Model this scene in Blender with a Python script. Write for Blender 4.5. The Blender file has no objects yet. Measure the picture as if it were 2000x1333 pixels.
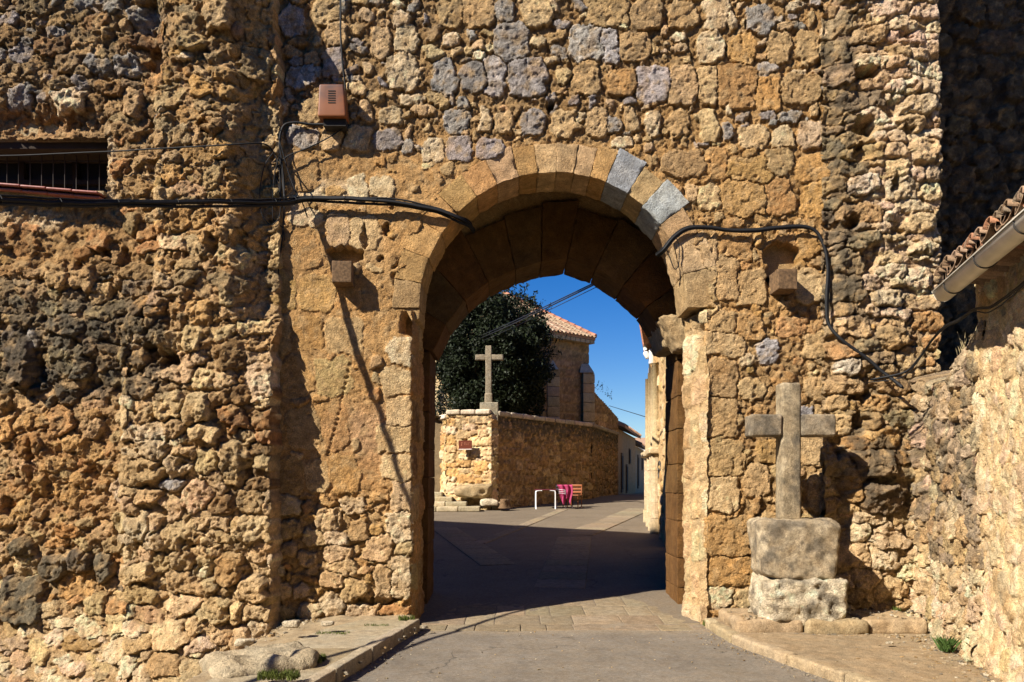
import bpy, math, random
import numpy as np
from mathutils import Vector

# ------------------------------------------------------------------ camera, world, sun
F = 1556.0            # focal length in photo pixels
HZ = 945.0            # horizon row of the photo
EYE = 1.62
scene = bpy.context.scene
col = scene.collection
cam_d = bpy.data.cameras.new("camera"); cam = bpy.data.objects.new("camera", cam_d); col.objects.link(cam)
cam.location = (0, 0, EYE); cam.rotation_euler = (math.pi/2, 0, 0)
cam_d.sensor_width = 36; cam_d.lens = 36*F/2000; cam_d.shift_y = (HZ-666.5)/2000
cam_d.clip_start = .05; cam_d.clip_end = 6000
scene.camera = cam

L = Vector((1.5, 1.0, -1.5)).normalized()          # direction in which the light travels
sun_d = bpy.data.lights.new("sun", 'SUN'); sun_d.energy = 5.0; sun_d.angle = math.radians(.5); sun_d.color = (1, .93, .81)
sun = bpy.data.objects.new("sun", sun_d); col.objects.link(sun)
sun.rotation_euler = L.to_track_quat('-Z', 'Y').to_euler()
sun.location = (-20, -12, 25)
world = bpy.data.worlds.new("World"); scene.world = world; world.use_nodes = True
wn = world.node_tree; bg = wn.nodes['Background']
sky = wn.nodes.new('ShaderNodeTexSky'); sky.sky_type = 'NISHITA'; sky.sun_disc = False
sky.sun_elevation = math.asin(-L.z)
sky.sun_rotation = math.atan2(-L.x, -L.y)
sky.air_density = 1.0; sky.dust_density = .0; sky.ozone_density = 5.0
hs_ = wn.nodes.new('ShaderNodeHueSaturation'); hs_.inputs['Saturation'].default_value = 1.38; hs_.inputs['Hue'].default_value = .515; wn.links.new(sky.outputs[0], hs_.inputs['Color']); wn.links.new(hs_.outputs[0], bg.inputs[0]); bg.inputs[1].default_value = .06
vs = scene.view_settings; vs.view_transform = 'Standard'; vs.look = 'None'; vs.gamma = 1; vs.exposure = 1.0
vs.use_curve_mapping = False
scene.cycles.max_bounces = 5; scene.cycles.diffuse_bounces = 1

rng = np.random.default_rng(11)
random.seed(5)

# ------------------------------------------------------------------ noise
_perm = np.random.default_rng(3).permutation(256); _perm = np.concatenate([_perm, _perm, _perm])
_a = np.random.default_rng(4).uniform(0, 2*np.pi, 256); _g2 = np.stack([np.cos(_a), np.sin(_a)], 1)
_g3 = np.random.default_rng(5).normal(size=(256, 3)); _g3 /= np.linalg.norm(_g3, axis=1)[:, None]
_j2 = np.random.default_rng(6).uniform(.08, .92, (256, 2))
def n2(x, y, f=1., s=0):
    x = x*f + s*17.31; y = y*f + s*9.73
    xi = np.floor(x).astype(int); yi = np.floor(y).astype(int); xf = x-xi; yf = y-yi
    xi &= 255; yi &= 255
    u = xf*xf*xf*(xf*(xf*6-15)+10); v = yf*yf*yf*(yf*(yf*6-15)+10)
    def g(i, j):
        h = _perm[_perm[(xi+i) & 255] + ((yi+j) & 255)] & 255
        return _g2[h, 0]*(xf-i) + _g2[h, 1]*(yf-j)
    a = g(0, 0); b = g(1, 0); c = g(0, 1); d = g(1, 1)
    a = a+(b-a)*u; c = c+(d-c)*u
    return (a+(c-a)*v)*1.5
def fb2(x, y, f, o=3, s=0, gain=.5):
    r = 0; a = 1.; t = 0
    for k in range(o):
        r = r + a*n2(x, y, f, s+k*3); t += a; a *= gain; f *= 2.07
    return r/t
def w2(x, y, f, s=0):                                # worley F1
    x = x*f+s*13.7; y = y*f+s*7.9
    xi = np.floor(x).astype(int); yi = np.floor(y).astype(int); best = np.full(np.shape(x), 9.)
    for i in (-1, 0, 1):
        for j in (-1, 0, 1):
            h = _perm[_perm[(xi+i) & 255] + ((yi+j) & 255)] & 255
            dx = xi+i+_j2[h, 0]-x; dy = yi+j+_j2[h, 1]-y
            best = np.minimum(best, dx*dx+dy*dy)
    return np.sqrt(best)
def facet(x, y, f, s=0):                             # broken planar facets, about -1..1
    x = x*f+s*13.7; y = y*f+s*7.9
    xi = np.floor(x).astype(int); yi = np.floor(y).astype(int); best = np.full(np.shape(x), 9.); val = np.zeros(np.shape(x))
    for i in (-1, 0, 1):
        for j in (-1, 0, 1):
            h = _perm[_perm[(xi+i) & 255] + ((yi+j) & 255)] & 255
            dx = xi+i+_j2[h, 0]-x; dy = yi+j+_j2[h, 1]-y; d = dx*dx+dy*dy; m = d < best
            best = np.where(m, d, best); h2 = _perm[h+7]; val = np.where(m, 1.5*(_g2[h2, 0]*dx+_g2[h2, 1]*dy)+(_j2[h2, 1]-.5)*.9, val)
    return val
def n3(P, f=1., s=0):
    Q = P*f + s*11.37; I = np.floor(Q).astype(int); R = Q-I; I &= 255
    w = R*R*R*(R*(R*6-15)+10); out = 0
    for i in (0, 1):
        for j in (0, 1):
            for k in (0, 1):
                h = _perm[_perm[_perm[(I[:, 0]+i) & 255] + ((I[:, 1]+j) & 255)] + ((I[:, 2]+k) & 255)] & 255
                g = _g3[h]; d = (g*(R-np.array([i, j, k]))).sum(1)
                ww = (w[:, 0] if i else 1-w[:, 0])*(w[:, 1] if j else 1-w[:, 1])*(w[:, 2] if k else 1-w[:, 2])
                out = out + d*ww
    return out*1.6
def fb3(P, f, o=3, s=0, gain=.5):
    r = 0; a = 1.; t = 0
    for k in range(o):
        r = r + a*n3(P, f, s+k*3); t += a; a *= gain; f *= 2.07
    return r/t
def sst(x, a, b):
    t = np.clip((x-a)/(b-a), 0, 1); return t*t*(3-2*t)

# ------------------------------------------------------------------ objects
def tag(o, label=None, cat=None, group=None, kind=None):
    if label: o['label'] = label
    if cat: o['category'] = cat
    if group: o['group'] = group
    if kind: o['kind'] = kind
    return o
def empty(name, loc, label=None, cat=None, group=None, kind=None):
    o = bpy.data.objects.new(name, None); o.empty_display_size = .2; col.objects.link(o); o.location = loc
    return tag(o, label, cat, group, kind)
def wloc(o):
    v = Vector((0, 0, 0))
    while o: v += o.location; o = o.parent
    return v
def mesh(name, V, Fc, mat, parent=None, cols=None, smooth=True, origin=None):
    """V in world metres; the object's origin is its centre (or the given one)."""
    V = np.asarray(V, dtype=np.float64)
    if origin is None:
        origin = np.array([(V[:, 0].min()+V[:, 0].max())/2, (V[:, 1].min()+V[:, 1].max())/2, V[:, 2].min()])
    origin = np.asarray(origin, float)
    me = bpy.data.meshes.new(name)
    if isinstance(Fc, np.ndarray):
        k = Fc.shape[1]; n = len(Fc)
        me.vertices.add(len(V)); me.vertices.foreach_set('co', (V-origin).astype(np.float32).ravel())
        me.loops.add(n*k); me.loops.foreach_set('vertex_index', Fc.astype(np.int32).ravel())
        me.polygons.add(n); me.polygons.foreach_set('loop_start', np.arange(0, n*k, k, dtype=np.int32))
        me.update(calc_edges=True)
    else:
        me.from_pydata([tuple(p) for p in (V-origin)], [], [tuple(f) for f in Fc]); me.update()
    me.polygons.foreach_set('use_smooth', np.full(len(me.polygons), smooth)); me.materials.append(mat)
    if cols is not None:
        c = np.asarray(cols, float)
        if c.ndim == 1: c = np.tile(c, (len(V), 1))
        a = me.color_attributes.new('Col', 'FLOAT_COLOR', 'POINT')
        a.data.foreach_set('color', np.concatenate([c, np.ones((len(V), 1))], 1).astype(np.float32).ravel())
    o = bpy.data.objects.new(name, me); col.objects.link(o)
    if parent:
        o.parent = parent; o.location = Vector(origin)-wloc(parent)
    else: o.location = origin
    return o
def join(parts):
    Vs = []; Fs = []; Cs = []; n = 0
    for p in parts:
        Vs.append(np.asarray(p[0], float)); Fs += [tuple(i+n for i in f) for f in p[1]]
        if len(p) > 2: Cs.append(p[2])
        n += len(p[0])
    return np.concatenate(Vs), Fs, (np.concatenate(Cs) if Cs else None)

def rbox(size, bev=.02, res=.06, amp=.01, f=6., seed=0, nmax=26):
    """rounded box with chipped, uneven faces; centred on the origin"""
    s = np.array(size, float)/2; bev = min(bev, s.min()*.9)
    def axis(h):
        n = int(np.clip(round((2*(h-bev))/res), 1, nmax)); m = np.linspace(-(h-bev), h-bev, n+1)
        e = np.array([h-bev*.62]) if True else []
        return np.concatenate([[-h], -e, m, e, [h]]) if bev > 0 else m
    ax = [np.unique(np.round(axis(h), 6)) for h in s]
    Vs = []; Fs = []; n = 0
    for d in range(3):
        a, b = [(1, 2), (2, 0), (0, 1)][d]
        A, B = np.meshgrid(ax[a], ax[b], indexing='ij'); na, nb = A.shape
        idx = np.arange(na*nb).reshape(na, nb)
        q = np.stack([idx[:-1, :-1], idx[1:, :-1], idx[1:, 1:], idx[:-1, 1:]], -1).reshape(-1, 4)
        for sg in (1, -1):
            P = np.zeros((na*nb, 3)); P[:, a] = A.ravel(); P[:, b] = B.ravel(); P[:, d] = sg*s[d]
            Vs.append(P); Fs.append((q if sg > 0 else q[:, ::-1])+n); n += na*nb
    V = np.concatenate(Vs); Q = np.concatenate(Fs)
    K, inv = np.unique(np.round(V, 5), axis=0, return_inverse=True); inv = np.ravel(inv); Q = inv[Q]; V = K
    core = np.clip(V, -(s-bev), s-bev); dlt = V-core; ln = np.linalg.norm(dlt, axis=1)
    nrm = dlt/np.maximum(ln, 1e-9)[:, None]; V = core+nrm*np.minimum(ln, bev)[:, None]
    if amp:
        t = seed*7.77
        V = V+nrm*(amp*(fb3(V+t, f, 3, seed % 7)*1.2 - .8*sst(n3(V+t, f*.9, 5), .25, .8)))[:, None]
    return V, Q
def turn(V, rz=0, rx=0, ry=0):
    V = np.array(V, float)
    if rx: c, s = math.cos(rx), math.sin(rx); V = V@np.array([[1, 0, 0], [0, c, s], [0, -s, c]])
    if ry: c, s = math.cos(ry), math.sin(ry); V = V@np.array([[c, 0, -s], [0, 1, 0], [s, 0, c]])
    if rz: c, s = math.cos(rz), math.sin(rz); V = V@np.array([[c, s, 0], [-s, c, 0], [0, 0, 1]])
    return V
def crom(pts, n=8):
    p = [np.array(a, float) for a in pts]; p = [2*p[0]-p[1]]+p+[2*p[-1]-p[-2]]; out = []
    for i in range(1, len(p)-2):
        for k in range(n):
            t = k/n; out.append(.5*((2*p[i])+(-p[i-1]+p[i+1])*t+(2*p[i-1]-5*p[i]+4*p[i+1]-p[i+2])*t*t+(-p[i-1]+3*p[i]-3*p[i+1]+p[i+2])*t**3))
    out.append(p[-2]); return np.array(out)
def tube(pts, r, n=8, sm=8, wob=0):
    P = crom(pts, sm) if sm else np.array(pts, float)
    if wob: P = P+np.stack([n3(P, 4, 1), n3(P, 4, 2), n3(P, 4, 3)], 1)*wob
    T = np.gradient(P, axis=0); T /= np.maximum(np.linalg.norm(T, axis=1), 1e-9)[:, None]
    up = np.array([.13, .31, .94]); V = []
    for p, t in zip(P, T):
        a = np.cross(t, up); a /= max(np.linalg.norm(a), 1e-6); b = np.cross(t, a)
        for k in range(n):
            w = 2*math.pi*k/n; V.append(p+r*(math.cos(w)*a+math.sin(w)*b))
    Fs = [(i*n+k, i*n+(k+1) % n, (i+1)*n+(k+1) % n, (i+1)*n+k) for i in range(len(P)-1) for k in range(n)]
    Fs += [tuple(range(n)), tuple((len(P)-1)*n+k for k in reversed(range(n)))]
    return np.array(V), Fs
def boxm(c, s, rz=0):
    x, y, z = np.array(s, float)/2
    V = np.array([(-x, -y, -z), (x, -y, -z), (x, y, -z), (-x, y, -z), (-x, -y, z), (x, -y, z), (x, y, z), (-x, y, z)])
    return turn(V, rz)+np.array(c), [(0, 3, 2, 1), (4, 5, 6, 7), (0, 1, 5, 4), (1, 2, 6, 5), (2, 3, 7, 6), (3, 0, 4, 7)]

# ------------------------------------------------------------------ materials
def mat_new(name):
    m = bpy.data.materials.new(name); m.use_nodes = True; nt = m.node_tree; return m, nt, nt.nodes['Principled BSDF']
def N(nt, t, **k):
    n = nt.nodes.new(t)
    for a, b in k.items():
        if a in n.inputs.keys() if hasattr(n.inputs, 'keys') else False: n.inputs[a].default_value = b
        else: setattr(n, a, b)
    return n
def stone_mat(name, attr=True, base=(.5, .35, .2), speck=.35, sc=1., bump=.5, dist=.012, rough=.95, dark=.25, pit=True):
    m, nt, bs = mat_new(name); lk = nt.links.new
    geo = N(nt, 'ShaderNodeNewGeometry')
    if attr:
        at = N(nt, 'ShaderNodeAttribute'); at.attribute_name = 'Col'; c0 = at.outputs['Color']
    else:
        rgb = N(nt, 'ShaderNodeRGB'); rgb.outputs[0].default_value = (*base, 1); c0 = rgb.outputs[0]
    a = N(nt, 'ShaderNodeTexNoise'); a.inputs['Scale'].default_value = 9*sc; a.inputs['Detail'].default_value = 9; a.inputs['Roughness'].default_value = .72
    lk(geo.outputs['Position'], a.inputs['Vector'])
    r = N(nt, 'ShaderNodeMapRange'); r.inputs['From Min'].default_value = .3; r.inputs['From Max'].default_value = .7
    r.inputs['To Min'].default_value = 1-speck; r.inputs['To Max'].default_value = 1+speck*.8; lk(a.outputs[0], r.inputs[0])
    mx = N(nt, 'ShaderNodeVectorMath', operation='SCALE'); lk(c0, mx.inputs[0]); lk(r.outputs[0], mx.inputs['Scale'])
    # lichen and soot specks
    b = N(nt, 'ShaderNodeTexNoise'); b.inputs['Scale'].default_value = 42*sc; b.inputs['Detail'].default_value = 6; b.inputs['Roughness'].default_value = .7
    lk(geo.outputs['Position'], b.inputs['Vector'])
    r2 = N(nt, 'ShaderNodeMapRange'); r2.inputs['From Min'].default_value = .56; r2.inputs['From Max'].default_value = .66
    r2.inputs['To Min'].default_value = 0; r2.inputs['To Max'].default_value = dark; lk(b.outputs[0], r2.inputs[0])
    mi = N(nt, 'ShaderNodeMix', data_type='RGBA'); lk(r2.outputs[0], mi.inputs[0]); lk(mx.outputs[0], mi.inputs[6]); mi.inputs[7].default_value = (.12, .09, .06, 1)
    # crisp grain of the broken stone
    gr = N(nt, 'ShaderNodeTexNoise'); gr.inputs['Scale'].default_value = 78*sc**.5; gr.inputs['Detail'].default_value = 5; gr.inputs['Roughness'].default_value = .75
    lk(geo.outputs['Position'], gr.inputs['Vector'])
    rg_ = N(nt, 'ShaderNodeMapRange'); rg_.inputs['From Min'].default_value = .36; rg_.inputs['From Max'].default_value = .64; rg_.inputs['To Min'].default_value = .62; rg_.inputs['To Max'].default_value = 1.25; lk(gr.outputs[0], rg_.inputs[0])
    sg = N(nt, 'ShaderNodeVectorMath', operation='SCALE'); lk(mi.outputs[2], sg.inputs[0]); lk(rg_.outputs[0], sg.inputs['Scale'])
    # warm / cool drift
    d = N(nt, 'ShaderNodeTexNoise'); d.inputs['Scale'].default_value = 3.1*sc; d.inputs['Detail'].default_value = 5
    lk(geo.outputs['Position'], d.inputs['Vector'])
    r3 = N(nt, 'ShaderNodeMapRange'); r3.inputs['From Min'].default_value = .35; r3.inputs['From Max'].default_value = .65; r3.inputs['To Max'].default_value = .28
    lk(d.outputs[0], r3.inputs[0])
    m2 = N(nt, 'ShaderNodeMix', data_type='RGBA', blend_type='MULTIPLY'); lk(r3.outputs[0], m2.inputs[0]); lk(sg.outputs[0], m2.inputs[6]); m2.inputs[7].default_value = (1.0, .78, .52, 1)
    lk(m2.outputs[2], bs.inputs['Base Color']); bs.inputs['Roughness'].default_value = rough; bs.inputs['Specular IOR Level'].default_value = .15
    # relief
    e = N(nt, 'ShaderNodeTexNoise'); e.inputs['Scale'].default_value = 26*sc; e.inputs['Detail'].default_value = 10; e.inputs['Roughness'].default_value = .68
    lk(geo.outputs['Position'], e.inputs['Vector'])
    h = e.outputs[0]
    if pit:
        v = N(nt, 'ShaderNodeTexVoronoi'); v.inputs['Scale'].default_value = 55*sc; lk(geo.outputs['Position'], v.inputs['Vector'])
        r4 = N(nt, 'ShaderNodeMapRange'); r4.inputs['From Max'].default_value = .45; lk(v.outputs['Distance'], r4.inputs[0])
        ad = N(nt, 'ShaderNodeMath', operation='MULTIPLY_ADD'); lk(r4.outputs[0], ad.inputs[0]); ad.inputs[1].default_value = .22; lk(h, ad.inputs[2]); h = ad.outputs[0]
    ag = N(nt, 'ShaderNodeMath', operation='MULTIPLY_ADD'); lk(gr.outputs[0], ag.inputs[0]); ag.inputs[1].default_value = .35; lk(h, ag.inputs[2]); h = ag.outputs[0]
    bp = N(nt, 'ShaderNodeBump'); bp.inputs['Strength'].default_value = bump; bp.inputs['Distance'].default_value = dist
    lk(h, bp.inputs['Height']); lk(bp.outputs[0], bs.inputs['Normal'])
    return m
def plain(name, c, rough=.6, metal=0, var=.15, sc=20, bump=0, spec=.4):
    m, nt, bs = mat_new(name); lk = nt.links.new
    geo = N(nt, 'ShaderNodeNewGeometry'); a = N(nt, 'ShaderNodeTexNoise'); a.inputs['Scale'].default_value = sc; a.inputs['Detail'].default_value = 6
    lk(geo.outputs['Position'], a.inputs['Vector'])
    r = N(nt, 'ShaderNodeMapRange'); r.inputs['From Min'].default_value = .3; r.inputs['From Max'].default_value = .7; r.inputs['To Min'].default_value = 1-var; r.inputs['To Max'].default_value = 1+var
    lk(a.outputs[0], r.inputs[0]); v = N(nt, 'ShaderNodeVectorMath', operation='SCALE'); v.inputs[0].default_value = c; lk(r.outputs[0], v.inputs['Scale'])
    lk(v.outputs[0], bs.inputs['Base Color']); bs.inputs['Roughness'].default_value = rough; bs.inputs['Metallic'].default_value = metal; bs.inputs['Specular IOR Level'].default_value = spec
    if bump:
        bp = N(nt, 'ShaderNodeBump'); bp.inputs['Strength'].default_value = .6; bp.inputs['Distance'].default_value = bump; lk(a.outputs[0], bp.inputs['Height']); lk(bp.outputs[0], bs.inputs['Normal'])
    return m
M_ST = stone_mat('weathered_limestone', bump=1, dist=.060, speck=.45, dark=.36)
M_MO = stone_mat('lime_mortar', speck=.42, bump=1, dist=.052, sc=1.3, dark=.4)
M_PL = stone_mat('pale_render', speck=.3, bump=1, dist=.035, sc=1.2, dark=.3)
M_FAR = stone_mat('far_masonry', speck=.3, bump=.8, dist=.03, sc=.5, dark=.3)
M_VOU = stone_mat('dressed_limestone', speck=.35, bump=1, dist=.03, sc=1.4, dark=.35)
M_GRAN = stone_mat('speckled_grey_stone', speck=.5, bump=1, dist=.02, sc=2.2, dark=.7)
M_ASPH = stone_mat('worn_asphalt', speck=.35, bump=.8, dist=.008, sc=3.2, dark=.5, rough=.85)
def cracks(m):
    nt = m.node_tree; bs = nt.nodes['Principled BSDF']; src = bs.inputs['Base Color'].links[0].from_socket; lk = nt.links.new
    geo = N(nt, 'ShaderNodeNewGeometry'); nz = N(nt, 'ShaderNodeTexNoise'); nz.inputs['Scale'].default_value = 2.2; nz.inputs['Detail'].default_value = 8; lk(geo.outputs['Position'], nz.inputs['Vector'])
    ma = N(nt, 'ShaderNodeVectorMath', operation='MULTIPLY_ADD'); lk(nz.outputs['Color'], ma.inputs[0]); ma.inputs[1].default_value = (.8, .8, 0); lk(geo.outputs['Position'], ma.inputs[2])
    vo = N(nt, 'ShaderNodeTexVoronoi', feature='DISTANCE_TO_EDGE'); vo.inputs['Scale'].default_value = .55; lk(ma.outputs[0], vo.inputs['Vector'])
    r = N(nt, 'ShaderNodeMapRange'); r.inputs['From Min'].default_value = .002; r.inputs['From Max'].default_value = .008; r.inputs['To Min'].default_value = .55; r.inputs['To Max'].default_value = 0; lk(vo.outputs[0], r.inputs[0])
    br = N(nt, 'ShaderNodeTexNoise'); br.inputs['Scale'].default_value = .9; lk(geo.outputs['Position'], br.inputs['Vector'])
    r2 = N(nt, 'ShaderNodeMapRange'); r2.inputs['From Min'].default_value = .48; r2.inputs['From Max'].default_value = .6; lk(br.outputs[0], r2.inputs[0])
    mu = N(nt, 'ShaderNodeMath', operation='MULTIPLY'); lk(r.outputs[0], mu.inputs[0]); lk(r2.outputs[0], mu.inputs[1])
    mx = N(nt, 'ShaderNodeMix', data_type='RGBA'); lk(mu.outputs[0], mx.inputs[0]); lk(src, mx.inputs[6]); mx.inputs[7].default_value = (.035, .03, .025, 1); lk(mx.outputs[2], bs.inputs['Base Color'])
cracks(M_ASPH)
M_PAVE = stone_mat('worn_concrete', speck=.38, bump=.9, dist=.016, sc=1.4, dark=.35)
M_DIRT = stone_mat('dusty_ground', speck=.3, bump=.8, dist=.02, sc=1.1, dark=.3)
M_BLACK = plain('black_cable_sheath', (.012, .012, .013), .6, spec=.2)
M_WIRE = plain('dark_wire', (.02, .02, .022), .5)

# ------------------------------------------------------------------ rubble wall patches
# every stone: (u, v, half width, half height, turn, squareness, height, softness, r, g, b)
CREAM = (.62, .49, .31); PALE = (.70, .60, .44); OCHRE = (.50, .33, .155); GOLD = (.53, .345, .15); GREY = (.34, .355, .39)
TAN = (.50, .38, .22); BROWN = (.24, .16, .085); DARK = (.10, .088, .07); PINK = (.72, .59, .46); RUST = (.42, .24, .11)
def jit(c, s=.12):
    c = np.array(c)*(1+rng.normal(0, s)); return c*(1+rng.normal(0, s*.25, 3))
class Seeds:
    def __init__(s): s.a = []
    def arr(s): return np.array(s.a) if s.a else np.zeros((0, 11))
    def add(s, u, v, ru, rv, rot=0, p=3.5, h=.02, soft=.04, c=TAN): s.a.append([u, v, ru, rv, rot, p, h, soft, *c])
    def free(s, u, v, ru, rv, k=.75):
        if not s.a: return True
        A = s.arr(); return not np.any((np.abs(A[:, 0]-u) < k*(A[:, 2]+ru)) & (np.abs(A[:, 1]-v) < k*(A[:, 3]+rv)))
    def rows(s, u0, u1, v0, v1, rh, w0, w1, colf, h=(.01, .03), soft=(.03, .05), p=(2.6, 5), jitv=.1, fill=.92, ok=None, k=.75):
        v = v0
        while v < v1:
            r = rh*rng.uniform(.8, 1.2); u = u0+rng.uniform(-w1, 0)
            while u < u1:
                w = rng.uniform(w0, w1); hh = r*rng.uniform(.72, 1.0)
                cu = u+w/2; cv = v+r/2+rng.normal(0, jitv*r)*.5
                if (ok is None or ok(cu, cv)) and s.free(cu, cv, w/2, hh/2, k):
                    s.add(cu, cv, w/2*fill, hh/2*fill, rng.normal(0, .07), rng.uniform(*p), rng.uniform(*h), rng.uniform(*soft), jit(colf(cu, cv)))
                u += w
            v += r
    def darts(s, u0, u1, v0, v1, n, r0, r1, colf, asp=(.7, 1.5), h=(.03, .1), soft=(.04, .08), p=(2, 3.2), ok=None, k=.8, rs=.4):
        for i in range(n):
            t = i/n; r = r1+(r0-r1)*t**.6; r *= rng.uniform(.85, 1.15); a = math.sqrt(rng.uniform(*asp))
            u = rng.uniform(u0, u1); v = rng.uniform(v0, v1)
            if (ok is None or ok(u, v)) and s.free(u, v, r*a, r/a, k):
                s.add(u, v, r*a, r/a, rng.normal(0, rs), rng.uniform(*p), rng.uniform(*h)*min(1, r/.1), min(rng.uniform(*soft), r*.8), jit(colf(u, v)))

def seed_fields(U, V, S, step, warp=1., gap=.06):
    sh = U.shape; d1 = np.full(sh, 9.); d2 = np.full(sh, 9.); ident = np.full(sh, -1)
    wu = U+warp*(.022*n2(U, V, 5, 1)+.010*n2(U, V, 17, 2)); wv = V+warp*(.022*n2(U, V, 5, 3)+.010*n2(U, V, 17, 4))
    u0 = U[0, 0]; v0 = V[0, 0]; nu = sh[0]; nv = sh[1]
    for i, s in enumerate(S):
        R = 1.45*max(s[2], s[3])+.04
        a = max(0, int((s[0]-R-u0)/step)); b = min(nu, int((s[0]+R-u0)/step)+2)
        c = max(0, int((s[1]-R-v0)/step)); d = min(nv, int((s[1]+R-v0)/step)+2)
        if a >= b or c >= d: continue
        x = wu[a:b, c:d]-s[0]; y = wv[a:b, c:d]-s[1]; co, si = math.cos(s[4]), math.sin(s[4])
        p = s[5]; dd = (np.abs((x*co+y*si)/s[2])**p+np.abs((-x*si+y*co)/s[3])**p)**(1/p)
        D1 = d1[a:b, c:d]; D2 = d2[a:b, c:d]; I = ident[a:b, c:d]; less = dd < D1
        D2[...] = np.where(less, D1, np.minimum(D2, dd)); D1[...] = np.where(less, dd, D1); I[...] = np.where(less, i, I)
    e = np.minimum(1-d1, (d2-d1)*.6-gap*.5); ident[e <= 0] = -1
    return ident, e, wu, wv

def patch(parent, U, V, step, S, to3d, base, rough, joint, mcol, names=('stone', 'mortar'), keep=None, maxn=300, lichen=None, mamp=.010,
          lumps=0., mats=None, minf=14, lat=.0, seed=0, warp=1., gap=.06, extra=None, srough=.5):
    """one wall face: relief in metres towards the viewer on a fine grid, cut into one mesh per stone"""
    S = S.arr() if isinstance(S, Seeds) else S
    ident, e, wu, wv = seed_fields(U, V, S, step, warp, gap)
    st = ident >= 0; T = S[np.maximum(ident, 0)]
    em = np.maximum(e, 0)*np.minimum(T[..., 2], T[..., 3])
    t = np.clip(em/T[..., 7], 0, 1); prof = np.sqrt(1-(1-t)**2)
    rs = (np.sin(T[..., 0]*91.7+T[..., 1]*37.1)*.5)
    tilt = rs*(U-T[..., 0])*.5+np.cos(T[..., 0]*53+T[..., 1]*71)*.25*(V-T[..., 1])
    fac = np.abs(n2(U+rs*9, V, 7, 11))*.35
    hs = T[..., 6]*prof*(1+np.clip(tilt/np.maximum(T[..., 2], .03), -.5, .5)-fac)
    a = fb2(U, V, 9, 4, seed+1, .55); ridge = 1-np.abs(n2(U, V, 16, seed+5))*2
    fine = fb2(U, V, 34, 2, seed+9, .6)
    mlev = -joint+.4*joint*fb2(U, V, 14, 2, 3)+mamp*(1.6*fb2(U, V, 2.6, 3, seed+15, .6)+.5*n2(U, V, 13, seed+16))
    wst = np.where(st, sst((hs-mlev)/.010+.45*n2(U, V, 30, 17), -.35, .75), 0.)
    H = base+mlev*(1-wst)+np.maximum(hs, mlev)*wst
    fu = U+.02*a; fv = V+.02*fine
    H = H+rough*(a*.5+.2*ridge*sst(a, -.2, .4)+.5*fine+.75*facet(fu, fv, 8.5, seed+33)+.45*facet(fu+.01*fine, fv, 21, seed+37))*np.where(st, srough, 1.)
    if np.any(np.asarray(lumps) > 0):
        wl = w2(U+.02*a, V+.02*fine, 9.5, seed+2); ws = w2(U, V, 21, seed+4)
        H = H+np.where(st, .2, 1.)*lumps*((.75-wl)*.55+.55*facet(U+.03*a, V+.03*fine, 6.2, seed+41)+(.6-ws)*.3)
    pits = sst(n2(U, V, 11, seed+21), .42, .75)*sst(n2(U, V, 2.2, seed+22), -.25, .5)
    H = H-pits*rough*1.2
    if extra is not None: H = extra(U, V, H, ident)
    wc = (wst*.92)[..., None]; C = T[..., 8:11]*wc+mcol*(1-wc)
    sm = 1+.22*n2(U, V, 13, 31)+.14*n2(U, V, 31, 32)
    C = C*sm[..., None]
    bl = sst(n2(U, V, 4.4, 33), .1, .7)[..., None]*.4
    C = C*(1-bl)+np.array(OCHRE)*bl*.9
    b2 = sst(fb2(U, V, 7.5, 3, 35), .02, .35)[..., None]*.55; C = C*(1-b2)+np.array(TAN)*b2
    b3 = sst(fb2(U, V, 1.5, 3, 37), .0, .4)[..., None]*.30; C = C*(1-b3*.3)
    if lichen is not None:
        l = lichen*sst(fb2(U, V, 6.5, 4, 41, .6)+lichen*.55, .28, .62)
        C = C*(1-l[..., None]*.8)+np.array((.085, .08, .068))*l[..., None]*.8
    C = np.clip(C*np.array((1.17, 1.04, .89)), .015, .8)
    du = lat*(fb2(U, V, 8, 2, seed+61)); dv = lat*(fb2(U, V, 8, 2, seed+67))-.25*np.maximum(H-base, 0)
    P = to3d(U+du, V+dv, H).reshape(-1, 3); Cf = C.reshape(-1, 3)
    nu, nv = U.shape; idx = np.arange(nu*nv).reshape(nu, nv)
    Q = np.stack([idx[:-1, :-1], idx[1:, :-1], idx[1:, 1:], idx[:-1, 1:]], -1).reshape(-1, 4)
    lab = ident[:-1, :-1].ravel().copy()
    if keep is not None:
        k = keep[:-1, :-1] & keep[1:, :-1] & keep[1:, 1:] & keep[:-1, 1:]; k = k.ravel(); Q = Q[k]; lab = lab[k]
    ms, mm = mats or (M_ST, M_MO)
    order = np.argsort(lab, kind='stable'); lab = lab[order]; Q = Q[order]
    ids, start, cnt = np.unique(lab, return_index=True, return_counts=True)
    def put(name, q, m, origin=None):
        uq, inv = np.unique(q, return_inverse=True)
        return mesh(name, P[uq], inv.reshape(-1, 4), m, parent, Cf[uq], True, origin)
    big = sorted([(c, i, s0) for i, s0, c in zip(ids, start, cnt) if i >= 0 and c >= minf], reverse=True)[:maxn]
    bigset = {i for _, i, _ in big}; rest = []
    for i, s0, c in zip(ids, start, cnt):
        q = Q[s0:s0+c]
        if i == -1:
            put(names[1], q, mm)
        elif i in bigset: put(names[0], q, ms)
        else: rest.append(q)
    if rest:
        o = put('small_'+names[0]+'s', np.concatenate(rest), ms); o['kind'] = 'stuff'
    return len(big)

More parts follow.
